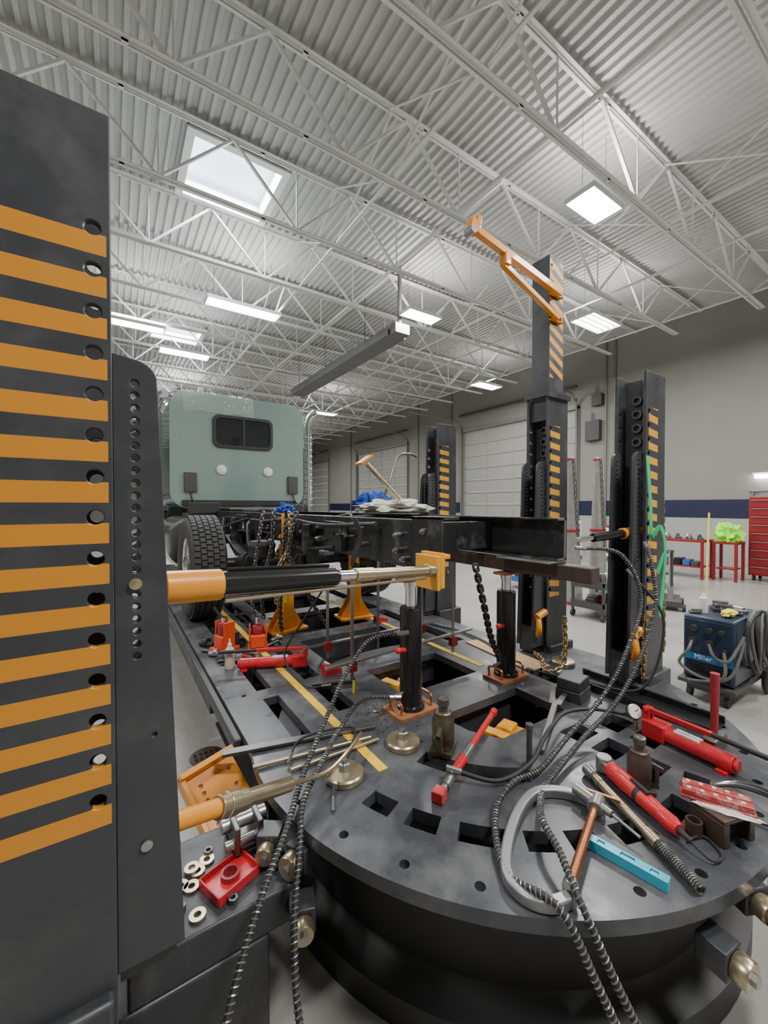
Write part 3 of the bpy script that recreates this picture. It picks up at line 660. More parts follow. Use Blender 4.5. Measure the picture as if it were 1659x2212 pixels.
chain([(1.62,1.55,1.33),(1.66,1.52,1.1),(1.78,1.58,.9),(1.95,1.66,.72)],m_blackm,'black steel chain hanging below the rail')
chain([(1.12,3.0,1.6),(1.1,2.95,1.35),(1.0,2.95,1.15),(1.02,3.0,.9)],m_bchain,'brass coloured chain looped around the rail',.0055,.04)
chain([(1.14,3.1,1.62),(1.10,3.05,1.4),(1.08,3.05,1.1),(1.1,3.15,.8),(1.15,3.25,.62)],m_dsteel,'dark chain hanging beside the stand')
chain([(1.1,3.3,1.62),(1.06,3.25,1.3),(1.0,3.3,1.0),(1.03,3.35,.72)],m_dsteel,'dark chain hanging from the rail')
chain([(1.1,2.8,1.6),(1.06,2.85,1.3),(1.2,2.9,1.1),(1.3,3.0,.9),(1.5,3.1,.62)],m_dsteel,'dark chain swagging under the chassis')
chain([(1.06,3.45,1.6),(.98,3.4,1.2),(.95,3.4,.85),(1.0,3.3,.575)],m_dsteel,'dark chain hanging near the rear tire')
t=chain([(2.972,1.21,1.70),(2.976,1.205,1.4),(2.978,1.20,1.0),(2.985,1.20,.70)],m_bchain,'heavy chain hanging down the tower side',.007,.05)
B().tube([(-.06,0,.02),(-.02,0,.03),(0,0,.015),(.0,0,-.01)],.008).done('hook',m_dsteel,t)
chain([(2.52,1.60,.9),(2.45,1.56,.62),(2.35,1.62,.565),(2.5,1.75,.565),(2.6,1.9,.565)],m_bchain,'brass chain lying on the platform',.006,.042)
chain([(2.62,1.14,1.0),(2.60,1.14,.8),(2.58,1.14,.62)],m_bchain,'brass chain on tower carriage',.006,.042)
# ---------------------------------------------------------------- hoses
def hose(P,label,r=.0088,coil=True,m=None,rc=.0024,pitch=.014):
    pts=catmull(P,16); o0=Vector(P[0]); t=thing('hydraulic_hose',label,'hose',P[0],group='hydraulic hoses')
    B().tube([p-o0 for p in pts],r,10).done('hose_body',m or m_blackm,t)
    if coil:
        L_=0; cum=[0]
        for a,c in zip(pts[:-1],pts[1:]): L_+=(c-a).length; cum.append(L_)
        turns=int(L_/pitch); n=turns*9; out=[]; j=0; u=None
        for i in range(n+1):
            s_=L_*i/n
            while j<len(cum)-2 and cum[j+1]<s_: j+=1
            tt=(s_-cum[j])/max(1e-6,cum[j+1]-cum[j]); p=pts[j].lerp(pts[j+1],min(1,tt)); d=(pts[min(j+2,len(pts)-1)]-pts[max(j-1,0)]).normalized()
            if u is None: u=d.orthogonal()
            u=(u-d*u.dot(d)).normalized(); v=d.cross(u); a=2*PI*i/9
            out.append(p-o0+(u*math.cos(a)+v*math.sin(a))*(r+.001))
        B().tube(out,rc,4).done('spiral_guard',m_dgs,t)
    for p,q2 in ((pts[0],pts[2]),(pts[-1],pts[-3])):
        dd=(q2-p).normalized(); B().cyl(p-o0-dd*.03,p-o0+dd*.03,r*1.35,seg=8).done('fitting',m_steel,t)
hose([(1.25,1.70,.99),(1.10,1.79,.955),(.947,1.77,.816),(.815,1.68,.71),(.70,1.575,.65),(.59,1.46,.60),(.47,1.30,.565),(.345,1.17,.50),(.23,1.05,.38),(.15,.92,.22),(.1,.8,.02)],'black hydraulic hose with spiral guard draped off platform')
hose([(1.22,1.73,.65),(1.05,1.78,.66),(.85,1.656,.62),(.70,1.49,.63),(.56,1.36,.60),(.50,1.25,.545),(.43,1.12,.42),(.40,1.0,.27),(.42,.85,.14),(.45,.7,.02)],'black spiral guarded hose hanging over turntable edge')
hose([(2.20,1.30,1.41),(2.34,1.15,1.38),(2.42,1.08,1.13),(2.2,1.06,.87),(2.0,1.07,.70),(1.72,1.07,.60),(1.45,1.02,.575),(1.30,1.03,.575),(1.14,.98,.575),(1.02,.88,.575),(.95,.77,.575),(.975,.63,.585),(1.00,.53,.44),(1.06,.42,.2),(1.12,.32,.02)],'long spiral guarded hose snaking across the turntable')
hose([(2.60,1.14,1.42),(2.52,1.08,1.36),(2.47,1.03,1.1),(2.25,1.01,.86),(2.04,1.02,.69),(1.75,1.02,.60),(1.47,.97,.575),(1.33,.93,.575),(1.17,.82,.62),(1.10,.71,.62),(1.032,.60,.585),(1.05,.50,.42),(1.13,.39,.18),(1.22,.33,.02)],'second spiral guarded hose running beside the first')
hose([(1.12,1.185,.60),(1.24,1.07,.575),(1.40,1.04,.60),(1.56,1.09,.62),(1.7,1.14,.62),(1.91,1.2,.60),(2.06,1.14,.60),(2.16,1.0,.60)],'thin black hydraulic hose with steel fittings',.009,False)
hose([(1.0,2.1,1.2),(1.0,2.4,.95),(.9,2.5,.7),(.95,2.3,.57),(1.05,2.2,.58)],'thin black cable looping to the deck',.006,False)
hose([(.62,1.66,.57),(.72,1.76,.58),(.95,1.72,.58),(.87,1.57,.58),(.70,1.40,.57),(.66,1.33,.56)],'thin black power cord with plug on the turntable',.005,False)
hose([(2.55,1.2,1.25),(2.62,1.05,1.0),(2.5,1.1,.62),(2.42,1.4,.565),(2.3,1.7,.565)],'thin black hose by the tower base',.007,False)
hose([(2.3,1.9,.565),(2.45,2.2,.565),(2.5,2.6,.565),(2.4,3.0,.565)],'spiral guarded hose lying along the deck',.009,True)
# ---------------------------------------------------------------- tools on turntable
def along(a,c,z,name,label,cat): 
    t=thing(name,label,cat,(a[0],a[1],z),ang(a,c)); return t,dist(a,c)
t=thing('c_clamp','large thick grey cast C-clamp with copper coloured screw','clamp',(1.2,.85,ZP+.018))
path=[(1.44,.76),(1.44,.83),(1.40,.90),(1.33,.945),(1.24,.94),(1.12,.895),(1.0,.825),(.945,.765),(.945,.70),(.985,.655),(1.04,.638)]
pp=[(x-1.2,y-.85,.0) for x,y in path]
P6=catmull(pp,6)
B().ribbon(P6,.034,.034).done('frame',m_castgrey,t,bevel=.006)
a=Vector((1.05-1.2,.645-.85,.024));c=Vector((1.46-1.2,.79-.85,.024))
B().cyl(a,c,.011).done('screw',m_copper,t)
b=B()
for i in range(56):
    p=a.lerp(c,.04+.66*i/56); dd=(c-a).normalized(); b.cyl(p,p+dd*.0028,.0135,seg=12)
o=b.done('screw_thread',m_copper,t); o['kind']='stuff'
B().cyl(c-Vector((.07,.025,0)),c-Vector((.01,.004,0)),.026,seg=12).done('nut_boss',m_castgrey,t,bevel=.003)
B().cyl(a-Vector((.01,.004,0)),a+Vector((.015,.005,0)),.02,seg=12).done('swivel_pad',m_steel,t)
B().cyl(c+Vector((-.01,.08,.0)),c+Vector((.045,-.055,.0)),.005,seg=8).done('tommy_bar',m_copper,t)
t,l=along((1.276,.72),(1.315,.505),ZP+.001,'torpedo_level','light blue plastic torpedo level','spirit level')
B().plate(rr(0,-.016,l,.016,.006),[rr(l*.42,-.009,l*.60,.009,.003),rr(l*.12,-.008,l*.22,.008,.003),rr(l*.78,-.008,l*.88,.008,.003)],.03).done('body',m_lblue,t,bevel=.002)
for u0,u1 in ((.43,.59),(.13,.21),(.79,.87)): B().cyl((l*u0,0,.02),(l*u1,0,.02),.007).done('vial',m_pblue,t)
t,l=along((1.67,.86),(1.535,.56),ZP+.036,'angle_grinder','red angle grinder with black trim','power tool')
B().lathe([(.0,0),(.024,0),(.033,.02),(.034,.10),(.03,.16),(.026,.25),(.028,.30),(.02,.325),(0,.325)],M=Matrix.Rotation(PI/2,4,'Y'),seg=20).done('body',m_red,t)
B().lathe([(.029,.145),(.0305,.15),(.0305,.17),(.028,.175)],M=Matrix.Rotation(PI/2,4,'Y'),seg=20).done('grip_band',m_blackm,t)
B().cyl((-.03,0,-.03),(-.03,0,.03),.03).box((-.01,0,0),(.06,.05,.04)).done('gear_head',m_castgrey,t,bevel=.004)
B().cyl((.32,0,0),(.37,0,0),.012,.007).tube(catmull([(.36,0,0),(.42,.02,-.02),(.40,.08,-.028),(.33,.09,-.028),(.34,.02,-.02)],6),.004).done('power_cord',m_blackm,t)
B().b2((.12,-.008,.028),(.2,.008,.038)).done('switch',m_blackm,t)
t,l=along((1.60,.90),(1.365,.445),ZP+.022,'spring_rod','gold zinc plated rod with black coil spring end','rod')
B().cyl((0,0,0),(l*.68,0,0),.016).cyl((l*.6,0,0),(l*.7,0,0),.02).cyl((l*.1,0,0),(l*.14,0,0),.0185).done('rod',m_gold,t)
B().tube([(l*.7+l*.3*i/160,.014*math.cos(i*.8),.014*math.sin(i*.8)) for i in range(161)],.0035,6).done('spring',m_dsteel,t)
B().cyl((-.02,0,0),(.03,0,0),.022).done('end_cap',m_steel,t)
t,l=along((1.66,1.45),(.985,1.13),ZP+.022,'telescoping_bar','long red and silver telescoping jack bar','jack bar')
B().cyl((0,0,0),(l*.5,0,0),.014).cyl((l*.0,0,0),(l*.06,0,0),.018).done('upper_section',m_red,t)
B().cyl((l*.5,0,0),(l*.62,0,0),.018).cyl((l*.62,0,0),(l*.95,0,0),.015).cyl((l*.78,0,0),(l*.9,0,0),.0195).done('steel_section',m_steel,t)
B().cyl((l*.62,0,0),(l*.78,0,0),.02).done('lower_sleeve',m_red,t,bevel=.003)
B().box((l*.97,0,0),(.05,.045,.04)).done('head',m_red,t,bevel=.003)
def pump(a,c,label):
    t=thing('hydraulic_hand_pump',label,'hand pump',(a[0],a[1],ZP),ang(a,c),group='red hydraulic hand pumps'); l=dist(a,c)
    B().cyl((.05,0,.04),(l,0,.04),.036,seg=24).cyl((l,0,.04),(l+.015,0,.04),.026).done('reservoir',m_red,t,bevel=.003)
    B().b2((-.03,-.04,0),(.07,.04,.08)).done('pump_head',m_red,t,bevel=.006)
    B().b2((-.035,-.022,.07),(-.005,-.012,.13)).b2((-.035,.012,.07),(-.005,.022,.13)).cyl((-.02,-.03,.12),(-.02,.03,.12),.007).done('lever_bracket',m_red,t)
    B().bar((-.04,0,.12),(l*.75,0,.125),.02,.022).done('lever',m_red,t,bevel=.003)
    B().cyl((l*.75,0,.125),(l+.14,0,.125),.011).done('grip',m_blackm,t)
    B().b2((l-.05,-.05,0),(l-.01,.05,.012)).done('foot',m_red,t)
    B().b2((.1,-.02,.07),(.2,.02,.0775)).done('sticker',m_white,t)
pump((1.08,2.64),(.70,2.80),'red hydraulic hand pump with sticker on the deck')
pump((2.14,.90),(2.11,.58),'red hydraulic hand pump with black grip near the gauge')
t=thing('pressure_gauge','round white pressure gauge with steel bezel','gauge',(2.13,.98,ZP+.085),rot=(1.1,0,-.6))
B().lathe([(0,-.012),(.032,-.012),(.035,-.008),(.035,.01),(.031,.012)]).done('case',m_steel,t)
B().lathe([(0,.012),(.03,.012),(.03,.0145),(0,.0145)]).done('dial',m_white,t)
B().bar((0,0,.0155),(.018,.012,.0155),.003,.001).done('needle',m_black,t)
B().cyl((0,-.035,0),(0,-.075,-.02),.01).done('stem',m_gold,t)
for i,(x,y) in enumerate(((.70,3.26),(.92,3.14))):
    t=thing('air_jack','red orange air jack with lift lugs and black handle','bottle jack',(x,y,ZP),.3+i,group='red air jacks')
    B().plate(rr(-.09,-.075,.09,.075,.015),[],.022).done('base',m_ro,t,bevel=.003)
    B().b2((-.06,-.055,.022),(.055,.055,.12)).done('housing',m_ro,t,bevel=.01)
    for s_ in (-1,1): B().b2((-.04,s_*.06-.006,.02),(.05,s_*.06+.006,.22-.03*i)).done('side_lug',m_ro,t,bevel=.002)
    B().lathe([(.045,.115),(.048,.12),(.048,.19-.03*i),(.04,.21-.03*i),(0.0,.215-.03*i)]).done('reservoir',m_dred,t)
    B().cyl((0,0,.2),(0,0,.25),.022).done('ram',m_chrome,t)
    B().b2((.06,-.03,.02),(.11,.03,.12)).done('pump_block',m_blackm,t,bevel=.004)
    B().bar((.08,0,.11),(.0,.16,.30),.015,.015).done('handle',m_blackm,t)
for x,y,s_,m in ((.66,3.02,.03,m_blackm),(.8,3.02,.025,m_dred),(.62,3.14,.03,m_steel),(.78,3.4,.03,m_dred),(1.02,3.02,.028,m_blackm),(.86,2.98,.02,m_gold),(.6,3.4,.035,m_blackm),(.84,3.3,.03,m_blackm),(1.1,3.25,.025,m_steel)):
    t=thing('jack_part','small loose jack fitting among tools on deck','fitting',(x,y,ZP),x*9,group='loose deck fittings')
    B().cyl((-.06,0,s_*.6),(.06,0,s_*.6),s_*.6).cyl((-.02,0,s_),(.01,0,s_),s_).done('body',m,t,bevel=.002)
t=thing('squeeze_bottle','ivory plastic squeeze bottle with white cap','bottle',(.65,2.87,ZP))
B().lathe([(.0,0),(.03,0),(.032,.01),(.032,.12),(.02,.14),(.013,.145)]).done('body',m_ivory,t)
B().lathe([(.014,.145),(.014,.165),(.007,.17),(.004,.2),(0,.2)]).done('cap',m_white,t)
o=single(B().b2((0,-.022,0),(dist((.39,1.87),(1.07,1.70)),.022,.014)).done('flat_bar',m_dsteel,bevel=.002,loc=(.39,1.87,ZP+.004)),'flat dark steel bar across the deck edge','steel bar'); o.rotation_euler=(0,0,ang((.39,1.87),(1.07,1.70)))
for a,c in (((.475,1.70),(1.0,1.62)),((.60,1.60),(1.02,1.585))):
    o=single(B().cyl((0,0,0),(dist(a,c),0,0),.009).done('steel_rod',m_gold,loc=(a[0],a[1],ZP+.012)),'thin gold plated rod lying on the deck','rod','loose rods'); o.rotation_euler=(0,0,ang(a,c))
t,l=along((1.56,1.10),(2.09,1.36),ZP+.02,'pry_spoon','long dark forged pry bar with flattened fork end','pry bar')
B().bar((0,0,.0),(l*.75,0,.02),.03,.018).done('shank',m_dsteel,t,bevel=.003)
B().plate([(0,-.03),(.16,-.045),(.16,-.02),(.05,0),(.16,.02),(.16,.045),(0,.03)],[],.014,Matrix.Translation((l*.74,0,.012))).done('fork',m_dsteel,t,bevel=.002)
t=thing('locating_pin','dark steel locating pin standing upright','pin',(1.44,1.07,ZP))
B().lathe([(0,0),(.03,0),(.03,.012),(.012,.016),(.012,.165),(.016,.17),(.016,.19),(0,.19)]).done('shaft',m_dsteel,t)
t=thing('steel_block','heavy dark grey steel spacer block','steel block',(2.20,1.34,ZP),.2)
B().b2((-.08,-.07,0),(.08,.07,.06)).done('block',m_deck2,t,bevel=.005)
B().b2((-.08,-.065,.062),(.07,.065,.12)).done('upper_block',m_deck2,t,bevel=.005)
t=thing('steel_channel','black steel anchor channel lying along turntable','steel channel',(2.45,1.12,ZP))
B().b2((-.10,-.38,0),(.10,.36,.012)).b2((-.10,-.38,.012),(-.085,.36,.045)).b2((.085,-.38,.012),(.10,.36,.045)).done('channel',m_black,t,bevel=.003)
t=thing('sledge_hammer','sledge hammer standing on its head with dark red handle','hammer',(2.27,.70,ZP))
B().b2((-.07,-.03,0),(.07,.03,.06)).done('head',m_dsteel,t,bevel=.008)
B().tube([(0,0,.05),(0,0,.2),(0,0,.34)],lambda u:.014+.005*u,12).done('handle',m_dred,t)
o=single(B().b2((-.1,-.33,0),(.1,.33,.005)).done('cardboard_sheet',m_card,loc=(2.42,2.02,ZP+.003)),'flat piece of brown cardboard on the deck','cardboard'); o.rotation_euler=(0,0,-.1)
t=thing('fixture_block','rusty brown steel fixture block with pipe stub','steel block',(1.70,.50,ZP),-.3)
B().b2((-.07,-.055,0),(-.045,.055,.075)).b2((.045,-.055,0),(.07,.055,.075)).b2((-.07,-.055,.075),(.07,.055,.09)).done('block',m_brown,t,bevel=.003)
B().lathe([(.018,0),(.024,0),(.024,.05),(.018,.05),(.018,0)],c=(-.1,.02,0)).done('pipe_stub',m_brown,t)
t=thing('letter_punch_case','worn red metal case with rows of steel caps','tool case',(1.71,.52,ZP+.092),-1.15)
B().b2((-.10,-.04,0),(.10,.04,.010)).done('tray',m_redw,t,bevel=.003)
B().b2((-.095,-.037,.010),(.095,-.003,.03)).b2((-.095,.003,.010),(.095,.037,.03)).done('case_half',m_redw,t,bevel=.004)
for i in range(5):
    for j in (-1,1): B().b2((-.082+.036*i,j*.02-.007,.03),(-.070+.036*i,j*.02+.007,.0315)).done('cap',m_ivory,t)
B().blob((0.02,-.045,.0),(.09,.018,.006),4,.5,3).done('rag_edge',m_cloth,t)
t,l=along((1.43,.86),(1.40,.62),ZP+.045,'air_fitting','silver swivel air fitting with small drill bit','air fitting')
B().cyl((0,0,0),(l*.35,0,0),.02).cyl((l*.35,0,0),(l*.6,0,0),.013).cyl((l*.6,0,0),(l,0,-.01),.005).done('body',m_steel,t,bevel=.002)
t=thing('wire_bundle','tangled black and grey wire at the turntable edge','wire',(1.88,.50,ZP+.01))
for i in range(3): B().tube(catmull([(.0,.1,0),(.08+.02*i,.05,.02),(.06,-.08,.05+.01*i),(.0,-.14,.02),(-.04,-.05,.0)],6,True),.005,6,True).done('loop',[m_blackm,m_dgs,m_steel][i],t)
b=B()
for i in range(420):
    r_=abs(random.gauss(0,.13)); a=random.random()*2*PI; x,y=1.20+r_*math.cos(a),1.78+r_*math.sin(a)*.9
    s_=.0025+.005*random.random(); b.box((x-1.24,y-1.78,.002),(s_*2,s_*.7,.002),(0,.2,random.random()*3))
o=single(b.done('metal_shavings',m_chrome,loc=(1.24,1.78,ZP)),'scatter of bright metal shavings on the deck','metal shavings'); o['kind']='stuff'
t=thing('paint_marker','yellow paint marker standing on the deck','marker',(1.17,2.08,ZP)); B().cyl((0,0,0),(0,0,.075),.008).done('barrel',m_yelp,t); B().cyl((0,0,.075),(0,0,.09),.005).done('tip',m_blackm,t)
# items on base arm
t=thing('jack_saddle','red square jack saddle with round socket','jack saddle',(.31,1.38,.42),.35)
B().plate(rect(-.075,-.055,.075,.055),[circ(0,0,.022,16)],.012).box((0,.055,.015),(.15,.006,.03)).box((0,-.055,.015),(.15,.006,.03)).box((.075,0,.015),(.006,.11,.03)).box((-.075,0,.015),(.006,.11,.03)).done('dish',m_red,t,bevel=.002)
B().lathe([(.022,.0),(.03,.0),(.03,.03),(.022,.03),(.022,0)]).done('socket',m_dred,t)
for x,y,z in ((.20,1.42,0),(.225,1.47,0),(.2,1.31,0),(.21,1.485,.007),(.17,1.44,0),(.26,1.50,0)):
    t=thing('washer','gold plated steel washer','washer',(x,y,.421+z),group='loose washers')
    B().plate(circ(0,0,.024,20),[circ(0,0,.011,12)],.007).done('ring',m_gold,t)
for x,y in ((.27,1.53),(.16,1.36),(.3,1.30)):
    t=thing('loose_nut','steel hexagon nut on the base arm','nut',(x,y,.421),x*5,group='loose nuts')
    B().plate(circ(0,0,.016,6),[circ(0,0,.008,10)],.014).done('ring',m_dsteel,t,bevel=.001)
t=thing('orange_bracket_plate','orange steel bracket plate with rows of holes','bracket plate',(.385,1.82,.35),rot=(.66,-.10,.30))
B().plate(rect(-.12,-.22,.12,.20),[circ(-.05,-.04+.033*i,.009,10) for i in range(6)]+[circ(.04,-.12,.02,12),circ(-.03,-.12,.014,12),circ(.08,.12,.01,10),circ(.08,.05,.01,10)],.03).done('plate',m_org,t,bevel=.003)
B().b2((-.12,.175,.03),(.12,.20,.08)).b2((-.12,-.22,.03),(-.10,.2,.06)).done('flange',m_org,t,bevel=.003)
B().b2((.0,-.18,.03),(.10,-.07,.07)).done('lug',m_org,t,bevel=.004)
def roller(x,y,z,a,s=1):
    t=thing('guide_roller','zinc plated guide roller on the turntable flank','roller',(x,y,z),a,group='turntable guide rollers')
    Mx=Matrix.Rotation(PI/2,4,'Y')
    B().lathe([(0,-.02),(.04*s,-.02),(.043*s,-.015),(.043*s,.015),(.04*s,.02),(0,.02)],M=Mx).done('wheel',m_gold,t)
    B().lathe([(0,.02),(.018*s,.02),(.018*s,.032),(0,.032)],M=Mx,seg=6).done('bolt',m_steel,t)
    B().b2((-.10,-.04,-.04),(-.022,.04,.04)).done('bracket',m_deck2,t,bevel=.004)
roller(.47,1.15,.36,-1.9,.75); roller(.48,1.28,.46,-2.6,.9); roller(1.40,.36,.40,-1.7,.9); roller(1.58,.36,.47,-2.0,.8); roller(.42,1.36,.47,-2.2,.7)
t=thing('clevis_bracket','dark steel clevis with round bosses beside the turntable','clevis',(.39,1.52,.42))
B().b2((-.05,-.08,0),(-.03,.08,.11)).b2((.03,-.08,0),(.05,.08,.11)).b2((-.05,-.08,0),(.05,.08,.02)).done('fork',m_dsteel,t,bevel=.004)
B().cyl((-.08,0,.08),(.08,0,.08),.024).cyl((-.08,-.06,.05),(.06,-.06,.05),.017).done('pin',m_steel,t,bevel=.003)
t=thing('clevis_bracket','dark steel hinge bracket with bolts at turntable edge','clevis',(1.66,.31,.36),.3)
B().b2((-.10,-.03,0),(.12,.06,.03)).b2((-.10,-.03,.03),(-.07,.06,.13)).b2((.02,-.03,.03),(.05,.06,.15)).done('fork',m_dsteel,t,bevel=.004)
B().cyl((-.13,.0,.09),(.10,.0,.09),.022).cyl((.05,.0,.06),(.11,.0,.06),.028).done('pin',m_gold,t,bevel=.003)
for i,(a,c) in enumerate((((1.02,2.15,.70),(2.2,2.15,.74)),((1.05,2.55,.70),(2.2,2.5,.72)))):
    t=thing('measuring_bar','thin aluminium measuring bar with hanging pointers','measuring bar',a,group='measuring bars')
    dd=Vector(c)-Vector(a)
    B().bar((0,0,0),dd,.03,.012).done('beam',m_steel,t)
    for u in (.15,.5,.85):
        p=dd*u; B().bar((p.x,p.y,-.1),(p.x,p.y,.55),.02,.008).done('pointer',m_steel,t)
    for u in (.15,.85): 
        p=dd*u; B().box((p.x,p.y,-.02),(.05,.04,.06)).done('slider',m_dred,t)
for x,y in ((1.72,1.44),(1.62,2.22)):
    t=thing('pit_clamp','orange steel clamp block inside the deck opening','clamp',(x,y,.38),.3,group='orange pit clamps')
    B().b2((-.14,-.07,0),(.14,.07,.05)).b2((-.14,-.07,.05),(-.08,.07,.12)).b2((.0,-.04,.05),(.1,.04,.09)).done('block',m_orgy,t,bevel=.006)
    B().b2((-.10,-.06,-.18),(.10,.06,0)).done('pedestal',m_deck2,t)
for a,c in (((.55,3.3),(.82,2.95)),((.6,3.0),(.95,3.05)),((.7,2.95),(1.1,3.2)),((1.0,2.3),(1.25,2.2))):
    o=single(B().cyl((0,0,0),(dist(a,c),0,0),.011).done('extension_bar',m_dsteel,loc=(a[0],a[1],ZP+.012)),'dark steel extension bar on the deck','steel bar','loose extension bars'); o.rotation_euler=(0,0,ang(a,c))
for x,y in ((2.05,3.2),(1.13,2.38)):
    t=thing('red_chock','small red wedge block on the platform deck','wedge',(x,y,ZP),group='red wedge blocks'); B().plate([(0,0),(.12,0),(.12,.03),(0,.06)],[],.07,MXZ(0)).done('body',m_red,t,bevel=.003)
# things on chassis
t=thing('white_cloth','crumpled white cloth bag draped over the rails','cloth',(1.9,2.75,1.63)); B().blob((0,0,0.0),(.28,.24,.07),1,.5).done('fabric',m_cloth,t)
t=thing('blue_rag','crumpled blue shop rag on the chassis','cloth',(1.95,3.1,1.68)); B().blob((0,0,0),(.14,.1,.09),5,.7).done('fabric',m_bcloth,t)
t=thing('blue_rag','blue shop rag tied on the chain','cloth',(1.13,3.1,1.62)); B().blob((0,0,0),(.06,.05,.045),8,.9).done('fabric',m_bcloth,t)
t=thing('prop_tool','long steel prop bar with orange foot plate leaning up','prop bar',(1.95,2.7,1.70))
B().cyl((0,0,0),(-.24,.12,.29),.018).done('bar',m_gold,t); B().box((-.26,.13,.32),(.13,.10,.02),(0,-.6,0)).done('foot_plate',m_org,t,bevel=.003)
single(B().tube(catmull([(0,0,0),(.08,.0,.2),(.2,.05,.42),(.34,.05,.46),(.42,.05,.44)],6),.012).done('air_hose_pole',m_dsteel,loc=(1.9,2.9,1.66)),'thin dark curved air line rising above the chassis','hose')
single(B().ribbon(catmull([(0,0,0),(.02,-.03,-.1),(.0,.03,-.25),(.03,0,-.28)],6),.045,.004,(1,0,0)).done('ratchet_strap',m_blackm,loc=(1.16,2.05,1.57)),'black webbing strap hanging on the rail','strap')
t=thing('green_strap','green webbing strap looped over the tower','strap',(2.66,1.16,1.95))
B().ribbon([(0,0,0),(0,-.02,-.3),(.01,-.02,-.5)],.035,.004,(0,1,0)).ribbon(catmull([(.0,-.03,-.48),(.06,-.05,-.43),(.12,-.05,-.55),(.1,-.05,-.8),(.06,-.05,-.95),(.1,-.06,-.6),(.02,-.05,-.7)],8),.035,.004,(0,1,0)).done('webbing',m_strap,t)
t=thing('floor_drain','round cast iron floor drain grate','floor drain',(.50,2.86,0.001))
hh=[rr(-.075+.034*i,-.045,-.058+.034*i,-.005,.006,3) for i in range(5)]+[rr(-.075+.034*i,.008,-.058+.034*i,.048,.006,3) for i in range(5)]
B().plate(circ(0,0,.105,32),hh,.006).done('grate',m_brown,t)
B().plate(circ(0,0,.10,32),[],.001).done('drain_shade_disc',m_pit,t)  # flat near-black disc, painted shade below the grate
# ---------------------------------------------------------------- welder
t=thing('welder','dark blue portable welding machine on wheeled cart','welder',(4.5,1.33,0))
B().b2((-.35,-.18,.17),(.35,.18,.71)).done('cabinet',m_wblue,t,bevel=.02)
B().b2((-.36,-.17,.40),(-.35,.17,.68)).done('control_panel',m_wblue,t,bevel=.003)
B().b2((-.362,-.17,.335),(-.35,.17,.395)).done('brand_band',m_bband,t)
for z in (.20,.225,.25,.275,.30): B().b2((-.362,-.15,z),(-.35,.15,z+.01)).done('vent_slat',m_black,t)
for yy,z,r_ in ((.09,.61,.028),(-.02,.61,.022),(-.1,.61,.022),(.1,.5,.03),(-.02,.5,.03),(-.12,.46,.02)):
    B().cyl((-.36,yy,z),(-.395,yy,z),r_).done('knob',m_blackm,t,bevel=.002)
for s_ in (-1,1):
    B().lathe([(0,-.02),(.11,-.02),(.13,-.01),(.13,.01),(.11,.02),(0,.02)],M=Matrix.Translation((.3,s_*.23,.13))@Matrix.Rotation(PI/2,4,'X')).done('wheel',m_rubber,t)
    B().lathe([(0,-.015),(.045,-.015),(.045,.015),(0,.015)],M=Matrix.Translation((-.33,s_*.13,.046))@Matrix.Rotation(PI/2,4,'X')).done('caster',m_rubber,t)
B().b2((-.4,-.2,.13),(.45,.2,.165)).b2((-.35,-.15,.08),(-.31,.15,.13)).done('cart_tray',m_dgrey,t,bevel=.004)
for i in range(11):
    B().tube([(-.12+.03*i+(.15+.01*(i%3))*math.cos(k2*PI/14),-.21-.012*i+.015*math.sin(k2*PI/7+i),.53+.02*math.sin(i*2)+(.22+.012*(i%4))*math.sin(k2*PI/14)) for k2 in range(28)],.013,8,True).done('cable_coil',m_cab2 if i%2 else m_blackm,t)
for P_ in ([(-.39,-.02,.5),(-.44,-.06,.44),(-.43,-.10,.40),(-.42,-.17,.42),(-.3,-.22,.6)],[(-.39,.1,.5),(-.46,.1,.44),(-.44,.17,.3),(-.42,.0,.22),(-.40,-.18,.30),(-.2,-.22,.70)],[(-.39,-.12,.46),(-.47,-.15,.3),(-.44,-.06,.22),(-.4,.12,.16)]): B().tube(catmull(P_,6),.012).done('weld_lead',m_cab2,t)
cu=bpy.data.curves.new('txt','FONT'); cu.body='Miller'; cu.size=.055; cu.extrude=.001; cu.align_x='CENTER'
to=bpy.data.objects.new('tmp',cu); COL.objects.link(to); bpy.context.view_layer.update()
me=bpy.data.meshes.new_from_object(to); bpy.data.objects.remove(to)
me.materials.clear(); me.materials.append(m_white)
o=bpy.data.objects.new('brand_lettering',me); COL.objects.link(o); o.parent=t; o.location=(-.3635,.03,.35); o.rotation_euler=(PI/2,0,-PI/2)
t=thing('spray_can','white spray can standing on the welder','spray can',(4.32,1.42,.712)); B().lathe([(0,0),(.03,0),(.032,.01),(.032,.13),(.015,.15),(.012,.17),(0,.17)]).done('can',m_white,t)
t=thing('work_glove','yellow work glove lying on the welder','glove',(4.35,1.25,.73)); B().blob((0,0,0.01),(.10,.05,.03),3,.4,3).done('fabric',m_yelp,t)
for x,y,s_,m in ((4.25,1.46,.04,m_dsteel),(4.5,1.38,.06,m_blackm),(4.6,1.24,.05,m_steel),(4.72,1.40,.06,m_cab2),(4.48,1.22,.04,m_dgrey)):
    t=thing('welding_part','small welding accessory lying on the welder','welding accessory',(x,y,.712),x*5,group='items on the welder')
    B().b2((-s_,-s_*.6,0),(s_,s_*.6,s_*.5)).cyl((-s_*1.3,0,s_*.6),(s_*.6,0,s_*.7),s_*.3).done('body',m,t,bevel=.004)
